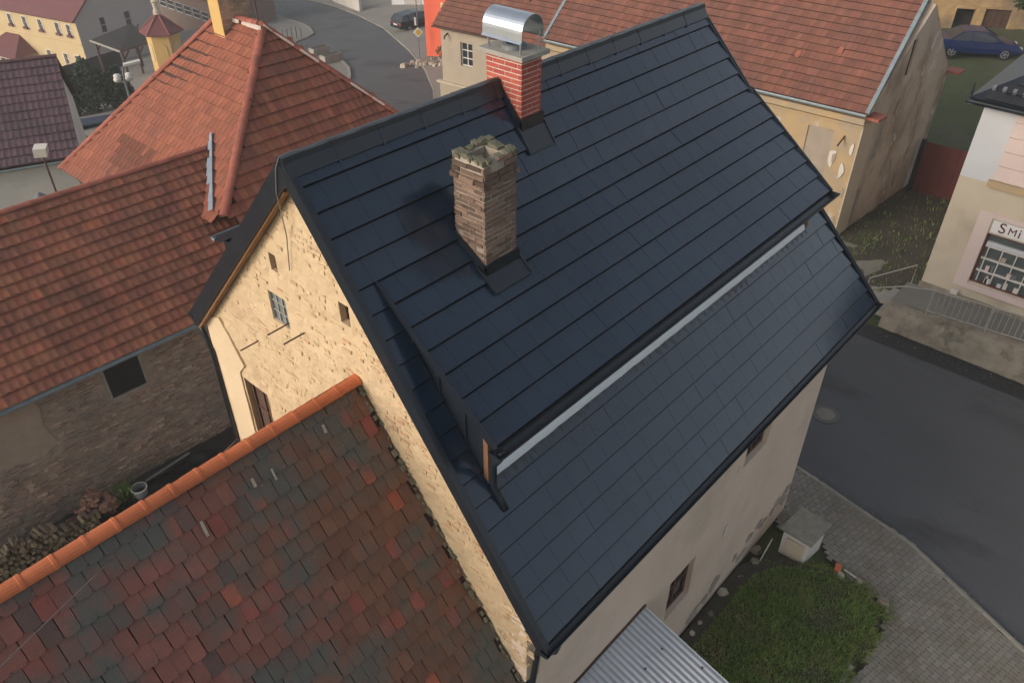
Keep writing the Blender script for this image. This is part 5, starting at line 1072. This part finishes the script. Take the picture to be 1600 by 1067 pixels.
mb.poly([(24.87, 5.6, 0), (26.99, 5.6, 0), (26.99, 5.6, .7), (25.05, 5.6, prof0[0][1])]); mb.build('retaining_wall', M['stone'], rw, fixn=True)
mb = MB(); mb.poly([(25.45, 5.6, .80), (25.45, -4.5, 1.05), (26.99, -4.5, 1.05), (26.99, 5.6, .80)][::-1]); mb.build('walkway', M['path'], rw, fixn=True)
for i in range(3): mb = MB(); mb.box(25.5, 5.6+i*.3, 0, 26.6, 5.9+i*.3, .62-i*.18); mb.build('step', M['concrete'], rw)
rl_ = thing('railing', 'pale steel railing with upright bars along the shop walkway', 'railing', (25.3, 2, .8))
zt = lambda y: .82+.3*min(1, max(0, (5.0-y)/3.8))
for h in (.12, .92): mb = MB(); mb.tube([(25.3, 4.4, zt(4.4)+h), (25.3, 1, zt(1)+h), (25.3, -4.5, zt(-4)+h)], .022, 6); mb.build('rail', M['concrete'], rl_)
for i in range(52): mb = MB(); y = 4.35-i*.17; mb.tube([(25.3, y, zt(y)+.12), (25.3, y, zt(y)+.92)], .011, 5); mb.build('bar', M['concrete'], rl_)
for y in (4.4, 2.6, .8, -1, -2.8): mb = MB(); mb.tube([(25.3, y, zt(y)-.1), (25.3, y, zt(y)+.95)], .025, 6); mb.build('post', M['concrete'], rl_)
mb = MB(); mb.tube([(25.3, 4.4, zt(4.4)+.92), (25.4, 5.3, 1.5), (25.5, 6.3, .95)], .022, 6); mb.tube([(25.5, 6.3, .1), (25.5, 6.3, .95)], .022, 6); mb.tube([(26.6, 5.4, 1.0), (26.6, 5.4, 1.75), (26.0, 6.6, 1.0), (26.0, 6.6, 0)], .022, 6); mb.build('stair_rail', M['concrete'], rl_)
rg = thing('red_sheet_fence', 'dark red sheet-metal fence between the peeling gable and the shop', 'fence', (36.1, 7, 0))
for i in range(12): mb = MB(); y = 8.55-i*.45; x = 36.0+.02*i; mb.obox((x, y-.22, 1.2), (.02, 0, 0), (.006, .22, 0), (0, 0, 1.15)); mb.obox((x-.03, y, 1.2), (.02, 0, 0), (0, .03, 0), (0, 0, 1.15)); mb.build('panel', M['redsheet'], rg)
mb = MB(); mb.box(35.9, 8.62, 0, 36.1, 8.8, 2.4); mb.build('post', M['blackwood'], rg)

# ------------------------------------------------------------------ lawn bank, ruin, tree, cars
mb = MB(); xs = [36.2+i*1.2 for i in range(40)]
for i, (a, b) in enumerate(zip(xs, xs[1:])):
    for y in range(-8, 26, 2):
        z = lambda x, y: max(0, x-37)*.14+.03+.05*noise.noise(V3((x, y, 0))); mb.poly([(a, y, z(a, y)), (b, y, z(b, y)), (b, y+2, z(b, y+2)), (a, y+2, z(a, y+2))])
structure(mb.build('lawn_bank', M['ground'], smooth=True))
ru = thing('ruined_outbuilding', 'crumbling ochre outbuilding with dark doorways behind the blue car', 'outbuilding', (55, 11, 2.4))
ur = V3((.45, -.893, 0)).normalized(); orr = V3((53.0, 15.6, 0)); wall('wall', ru, M['ruinwall'], orr, ur, [(0, 1.8), (14, 1.8), (14, 6.5), (0, 6.5)], holes=[(2.2, 2.0, 3.25, 3.55), (3.75, 2.0, 5.15, 3.62), (6.0, 2.9, 7.0, 3.5)], depth=.4, grid=.3, amp=.07, nscale=1.5)
nr = ur.cross(V3((0, 0, 1))); mb = MB(); mb.poly([orr-nr*.6+ur*.1+V3((0, 0, 1.8)), orr-nr*.6+ur*14+V3((0, 0, 1.8)), orr-nr*.6+ur*14+V3((0, 0, 6.4)), orr-nr*.6+ur*.1+V3((0, 0, 6.4))]); mb.build('dark_interior', M['blackwood'], ru)
mb = MB(); slab(mb, [orr+nr*.3+V3((0, 0, 6.5)), orr+nr*.3+ur*14+V3((0, 0, 6.5)), orr-nr*5+ur*14+V3((0, 0, 8)), orr-nr*5+V3((0, 0, 8))], .2); mb.build('roof', M['deck'], ru)
for i in range(4): mb = MB(); mb.obox(orr-nr*.2+ur*(3.93+i*.345)+V3((0, 0, 2.8)), ur*.165, nr*.02, V3((0, 0, .8))); mb.build('door_board', M['oldwood'], ru)
tr = thing('tree', 'leafy green tree overhanging the ruined outbuilding', 'tree', (56.0, 9.0, 2.6)); mb = MB(); mb.tube([(56, 9, 2), (55.9, 9.1, 4), (55.6, 9.3, 6)], [.2, .15, .08], 8); mb.tube([(55.9, 9.1, 4), (54.7, 9.4, 5.4)], [.1, .04], 6); mb.build('trunk', M['bark'], tr); mb = MB(); crown(mb, (54.6, 9.4, 5.6), (2.0, 2.2, 1.7), 6500, .13, 5); mb.build('crown', M['leaf_a'], tr, tint=True)
def car(name, label, loc, ang, paint, L=4.5, W=1.76, estate=False):
    t = thing(name, label, 'car', loc); Rm = Matrix.Rotation(ang, 3, 'Z'); lv = V3(loc)
    def bd(mb, nm, m, parent=t, smooth=False, fixn=True):
        mb.v = [tuple(lv+Rm @ V3(p)) for p in mb.v]; return mb.build(nm, m, parent, smooth=smooth, fixn=fixn)
    h = L/2
    st = [(-h, .42, .62, .74), (-h+.08, .30, .86, .90), (-h+.5, .24, .93, .97), (-1.2, .22, .93, 1.0), (0, .2, .92, 1.0), (1.0, .22, .90, 1.0), (h-1.0, .22, .86, .98), (h-.3, .25, .74, .92), (h-.06, .32, .62, .84), (h, .40, .54, .70)]
    mb = MB(); ring = 10
    for x, zb, zt, k in st:
        w = W/2*k; zm = (zb+zt)/2
        for (a, z) in ((-.8, zb), (-.97, zb+.08), (-1, zm), (-.96, zt-.06), (-.86, zt), (.86, zt), (.96, zt-.06), (1, zm), (.97, zb+.08), (.8, zb)): mb.v.append((x, a*w, z))
    for i in range(len(st)-1):
        for j in range(ring): mb.mesh_fix(i*ring+j, i*ring+(j+1) % ring, (i+1)*ring+(j+1) % ring, (i+1)*ring+j)
    mb.mesh_fix(*range(ring)); mb.mesh_fix(*range((len(st)-1)*ring, len(st)*ring)); body = bd(mb, 'body', paint, smooth=False)
    if estate: gp = [(-h+.12, .9), (-h+.5, 1.36), (-.3, 1.44), (.35, 1.40), (1.25, .90)]
    else: gp = [(-h+.75, .91), (-h+1.35, 1.33), (-.3, 1.40), (.3, 1.37), (1.2, .89)]
    mb = MB()
    for s in (-1, 1): mb.v += [(x, s*(W/2*(.93 if z < 1 else .70)), z) for x, z in gp]
    n = len(gp)
    for i in range(n-1): mb.mesh_fix(i, i+1, n+i+1, n+i)
    mb.mesh_fix(*range(n)); mb.mesh_fix(*range(n, 2*n)); bd(mb, 'glasshouse', M['glass'])
    mb = MB(); rp = gp[1:4]
    for s in (-1, 1): mb.v += [(x, s*W/2*.71, z+.012) for x, z in rp]+[(x, s*W/2*.71, z-.03) for x, z in rp]
    for i in range(2): mb.mesh_fix(i, i+1, 6+i+1, 6+i)
    for s in (0, 6):
        for i in range(2): mb.mesh_fix(s+i, s+i+1, s+4+i, s+3+i)
    bd(mb, 'roof_panel', paint)
    mb = MB()
    for s in (-1, 1):
        for (a, b) in ((gp[0], gp[1]), (gp[-1], gp[-2])): mb.beam((a[0], s*W/2*.925, a[1]), (b[0], s*W/2*.705, b[1]), .06, .05)
        for x in (-.45,)+((-1.3,) if estate else ()): mb.beam((x, s*W/2*.935, .9), (x-.03, s*W/2*.71, 1.4), .07, .05)
    bd(mb, 'pillars', paint)
    for x in (-L*.29, L*.305):
        for s in (-1, 1):
            y0 = s*(W/2-.13); mb = MB(); mb.v = []; n = 20
            for yy, r in ((-.1, .27), (-.1, .31), (.1, .31), (.105, .27), (.09, .2)):
                for j in range(n): a = 2*math.pi*j/n; mb.v.append((x+r*math.cos(a), y0+s*yy, .31+r*math.sin(a)))
            for i in range(4):
                for j in range(n): mb.mesh_fix(i*n+j, i*n+(j+1) % n, (i+1)*n+(j+1) % n, (i+1)*n+j)
            wl = bd(mb, 'wheel', M['tyre']); mb = MB()
            for j in range(5):
                a = 2*math.pi*j/5; mb.beam((x, y0+s*.10, .31), (x+.2*math.cos(a), y0+s*.102, .31+.2*math.sin(a)), .05, .03, (0, 1, 0))
            nn = 16; b0 = len(mb.v)
            for r in (.17, .215):
                for j in range(nn): a = 2*math.pi*j/nn; mb.v.append((x+r*math.cos(a), y0+s*.108, .31+r*math.sin(a)))
            for j in range(nn): mb.mesh_fix(b0+j, b0+(j+1) % nn, b0+nn+(j+1) % nn, b0+nn+j)
            bd(mb, 'rim', M['alloy'], wl)
    for s in (-1, 1):
        mb = MB(); mb.box(h-.30, s*W/2*.60-.14, .56, h-.035, s*W/2*.60+.14, .66); bd(mb, 'headlight', M['lampw'])
        mb = MB(); mb.box(-h-.012, s*W/2*.70-.14, .66, -h+.18, s*W/2*.70+.14, .82); bd(mb, 'rear_light', M['lampred'])
        mb = MB(); mb.box(.75, s*W/2*1.0-.0, .93, .9, s*(W/2+.14), 1.04) if s > 0 else mb.box(.75, s*(W/2+.14), .93, .9, s*W/2, 1.04); bd(mb, 'mirror', paint)
        for x in (-.45, .55): mb = MB(); mb.box(x-.08, s*W/2*1.0-.012, .74, x+.08, s*W/2*1.0+.012, .77); bd(mb, 'door_handle', M['black'])
    mb = MB(); mb.box(-h-.02, -.26, .58, -h+.02, .26, .69); bd(mb, 'number_plate', M['plate'])
    mb = MB(); mb.box(-h-.04, -W/2*.8, .38, -h+.1, W/2*.8, .52); bd(mb, 'bumper', M['black'])
    return t
car('parked_car', 'dark blue saloon car parked on the lawn by the ruined outbuilding', (51.15, 11.42, 2.0), math.atan2(-2.29, 1.29), M['bluecar'], L=4.55)
car('parked_car', 'black estate car parked beside the orange house', (50.0, 57.2, T(57.2)+.10), R(-3), M['blackcar'], L=4.6, estate=True)
# road sign
rs = thing('road_sign', 'tall pole with yellow diamond priority road sign by the orange house', 'road sign', (39.5, 45, T(45))); mb = MB(); mb.tube([(39.5, 45, T(45)), (39.5, 45, T(45)+5)], .035, 8); mb.build('pole', M['grime'], rs)
vw = V3((-.66, -.75, 0)); sd = V3((.75, -.66, 0)); c0 = V3((39.46, 44.95, T(45)+2.05))
for nm, m, r, o_ in (('sign_plate', M['plate'], .36, .03), ('sign_face', M['signyellow'], .23, .045)): mb = MB(); c = c0+vw*o_; mb.prism([c+sd*r, c+V3((0, 0, r)), c-sd*r, c-V3((0, 0, r))], vw*.012); mb.build(nm, m, rs, fixn=True)
mb = MB(); c = c0+V3((-.1, .12, .75)); mb.obox(c, sd*.07, vw*.01, V3((0, 0, .28))); mb.build('small_plate', M['plate'], rs)
rk0 = thing('rockery', 'heap of pale rockery stones at the foot of the road sign', 'rockery', (38.6, 43.2, T(43.2)))
for i in range(26):
    x, y = random.gauss(38.6, .7), random.gauss(43.2, .9); r = random.uniform(.12, .32); z = T(y)+.1; q = MB(); a0 = random.uniform(0, 6)
    pts = [(x+r*math.cos(a0+k*1.05)*random.uniform(.7, 1.2), y+r*math.sin(a0+k*1.05)*random.uniform(.7, 1.2)) for k in range(6)]; q.mesh_add([(a, b, z-.1) for a, b in pts]+[(x+(a-x)*.75, y+(b-y)*.75, z+r*random.uniform(.5, .9)) for a, b in pts], [(k, (k+1) % 6, 6+(k+1) % 6, 6+k) for k in range(6)]+[tuple(range(6, 12))]); o = q.build('rock', M['stone_o'], rk0); g = random.uniform(.8, 1.7); o.color = (g, g, g, 1)
for i, (x, y, r) in enumerate(((39.9, 42.6, .7), (39.3, 41.4, .6))):
    t = thing('shrub', ('reddish bare shrub under the orange wall', 'low twiggy shrub beside the beige house corner')[i], 'shrub', (x, y, T(y))); mb = MB(); crown(mb, (x, y, T(y)+.6), (r, r, .6), 700, .07, 40+i); mb.build('foliage', M['leaf_a'], t, tint=True); mb = MB()
    for k in range(7): a = k*.9; mb.tube([(x, y, T(y)), (x+r*.7*math.cos(a), y+r*.7*math.sin(a), T(y)+random.uniform(.6, 1.2))], [.03, .01], 5)
    mb.build('stems', M['bark'], t)
for i, (x, y) in enumerate(((38.95, 56.8), (37.1, 52.7))):
    t = thing('planter', ('concrete planter box farther out on the planted island', 'concrete planter box nearest the hip roof on the planted island')[i], 'planter', (x, y, T(y)+.1), 'planter boxes on the island'); mb = MB(); mb.box(x-.8, y-.35, T(y), x+.8, y+.35, T(y)+.75); mb.build('box', M['concrete'], t); mb = MB(); mb.box(x-.7, y-.25, T(y)+.75, x+.7, y+.25, T(y)+.78); mb.build('soil', M['soil'], t)
rk = thing('bicycle_rack', 'black tubular rack on the pale traffic island', 'rack', (43.5, 67.5, T(67.5)+.1)); 
for i in range(4): mb = MB(); x = 42.8+i*.5; z = T(67.5)+.1; mb.tube([(x, 67.2, z), (x, 67.2, z+.9), (x, 68, z+.9), (x, 68, z)], .03, 6); mb.build('hoop', M['blackwood'], rk)

# ------------------------------------------------------------------ small things by the street wall
pb = thing('utility_pillar', 'white utility cabinet with mossy concrete lid beside the grass', 'utility cabinet', (14.2, 3.3, 0))
mb = MB(); mb.hexa([(13.78, 2.98, 0), (14.55, 2.9, 0), (14.62, 3.55, 0), (13.8, 3.62, 0), (13.78, 2.98, .84), (14.55, 2.9, .84), (14.62, 3.55, .84), (13.8, 3.62, .84)]); mb.build('cabinet', M['offwhite'], pb)
mb = MB(); mb.hexa([(13.70, 2.90, .842), (14.63, 2.82, .842), (14.70, 3.63, .842), (13.72, 3.70, .842), (13.70, 2.90, .90), (14.63, 2.82, .90), (14.70, 3.63, .90), (13.72, 3.70, .90)]); mb.build('lid', M['lid'], pb)
mb = MB(); mb.box(13.74, 3.05, .1, 13.777, 3.5, .66); mb.build('door_panel', M['sand'], pb)
lb2 = MB(); lb2.obox((13.35, 3.78, .32), (.22, .02, .03), (0, .012, 0), (0, -.03, .22)); tag(lb2.build('board', M['offwhite']), 'pale broken board leaning between cabinet and house wall', 'board')
rg2 = random.Random(11)
SP = [(9.0+i*.34, 3.95+rg2.uniform(-.1, .1)) for i in range(14)]+[(14.05, 2.15), (14.2, 1.75), (14.15, 1.35), (14.02, 1.1), (13.85, .95)]
for i, (x, y) in enumerate(SP):
    r = rg2.uniform(.06, .16); q = MB(); pts = [(x+r*math.cos(k*1.05)*rg2.uniform(.7, 1.3), y+r*math.sin(k*1.05)*rg2.uniform(.7, 1.3)) for k in range(6)]; q.mesh_add([(a, b, 0) for a, b in pts]+[(x+(a-x)*.7, y+(b-y)*.7, .06+r*rg2.uniform(.5, 1.0)) for a, b in pts], [(k, (k+1) % 6, 6+(k+1) % 6, 6+k) for k in range(6)]+[tuple(range(6, 12))]); o = q.build('stone', M['stone_o']); g = rg2.uniform(.5, 1.6); o.color = (g, g, g*.95, 1)
    if i < 14: tag(o, 'loose rubble stone lying at the foot of the street wall', 'stone', 'rubble stones along the house wall')
    else: tag(o, 'pale edging stone at the corner of the grass patch', 'stone', 'edging stones of the grass patch')
mb = MB(); mb.obox((14.2, 2.28, .12), (.12, .03, 0), (-.02, .07, .01), (0, 0, .05)); o = mb.build('clay_block', M['ridge']); tag(o, 'orange clay brick lying at the grass edge', 'brick')
mb = MB(); mb.obox((14.28, 2.0, .09), (.02, .16, 0), (.02, 0, 0), (0, 0, .015)); tag(mb.build('white_lath', M['offwhite']), 'short white lath lying beside the orange brick', 'lath')
mb = MB(); mb.obox((11.75, 1.05, .08), (.25, .0, 0), (0, .12, 0), (0, 0, .03)); tag(mb.build('concrete_slab', M['concrete']), 'pale concrete slab at the lower corner of the grass', 'slab')
# corrugated canopy
cn = thing('canopy', 'small lean-to canopy of corrugated grey metal against the street wall', 'canopy', (7.3, 3.5, 2.0))
A_, B_, dn = V3((5.6, 4.14, 3.24)), V3((8.25, 4.14, 3.18)), V3((-.03, -2.3, -.55))
N_ = 132; mb = MB(); th = V3((0, 0, -.004))
for i in range(N_+1):
    p = A_+(B_-A_)*(i/N_); w = V3((0, 0, .022*math.sin(i/N_*2.65/.115*6.283))); 
    for k in range(5): mb.v.append(tuple(p+dn*(k/4)+w+V3((0, 0, .006*noise.noise(V3((i*.1, k, 0)))))))
for i in range(N_):
    for k in range(4): mb.mesh_fix(i*5+k, i*5+k+1, (i+1)*5+k+1, (i+1)*5+k)
mb.build('corrugated_sheet', M['corr'], cn, smooth=True)
for (i, k) in ((20, 1.2), (52, 1.2), (84, 1.2), (110, 1.2), (36, 2.4), (68, 2.4), (100, 2.4), (124, 2.4), (84, 3.4), (112, 3.4)): p = A_+(B_-A_)*(i/N_)+dn*(k/4); mb = MB(); mb.lathe(p+V3((0, 0, .02)), [(.022, 0), (.02, .012), (0, .016)], 8); mb.build('screw', M['oldwood'], cn)
for s in (.08, .92): p = A_+(B_-A_)*s; mb = MB(); mb.beam(p-V3((0, 0, .07)), p+dn*.97-V3((0, 0, .07)), .07, .08); mb.build('rafter', M['oldwood'], cn); q = p+dn*.95; mb = MB(); mb.beam((q.x, q.y, 0), (q.x, q.y, q.z-.1), .09, .09, (1, 0, 0)); mb.build('post', M['oldwood'], cn)
mb = MB(); mb.beam(A_+V3((.0, -.01, .035)), B_+V3((0, -.01, .035)), .03, .05); mb.build('wall_flashing', M['oldwood'], cn)

# ------------------------------------------------------------------ thin evening haze
hz = MB(); hz.box(-158, -128, -66, 508, 408, 17.2)
hm = bpy.data.materials.new('haze'); hm.use_nodes = True; hn = hm.node_tree; hn.nodes.remove(hn.nodes['Principled BSDF'])
pv_ = hn.nodes.new('ShaderNodeVolumePrincipled'); pv_.inputs['Color'].default_value = (.93, .92, .90, 1); pv_.inputs['Density'].default_value = .0013; pv_.inputs['Anisotropy'].default_value = .2
hn.links.new(pv_.outputs[0], hn.nodes['Material Output'].inputs['Volume'])
hzo = hz.build('haze', hm); hzo['kind'] = 'stuff'; hzo['label'] = 'thin pale evening haze over the village'
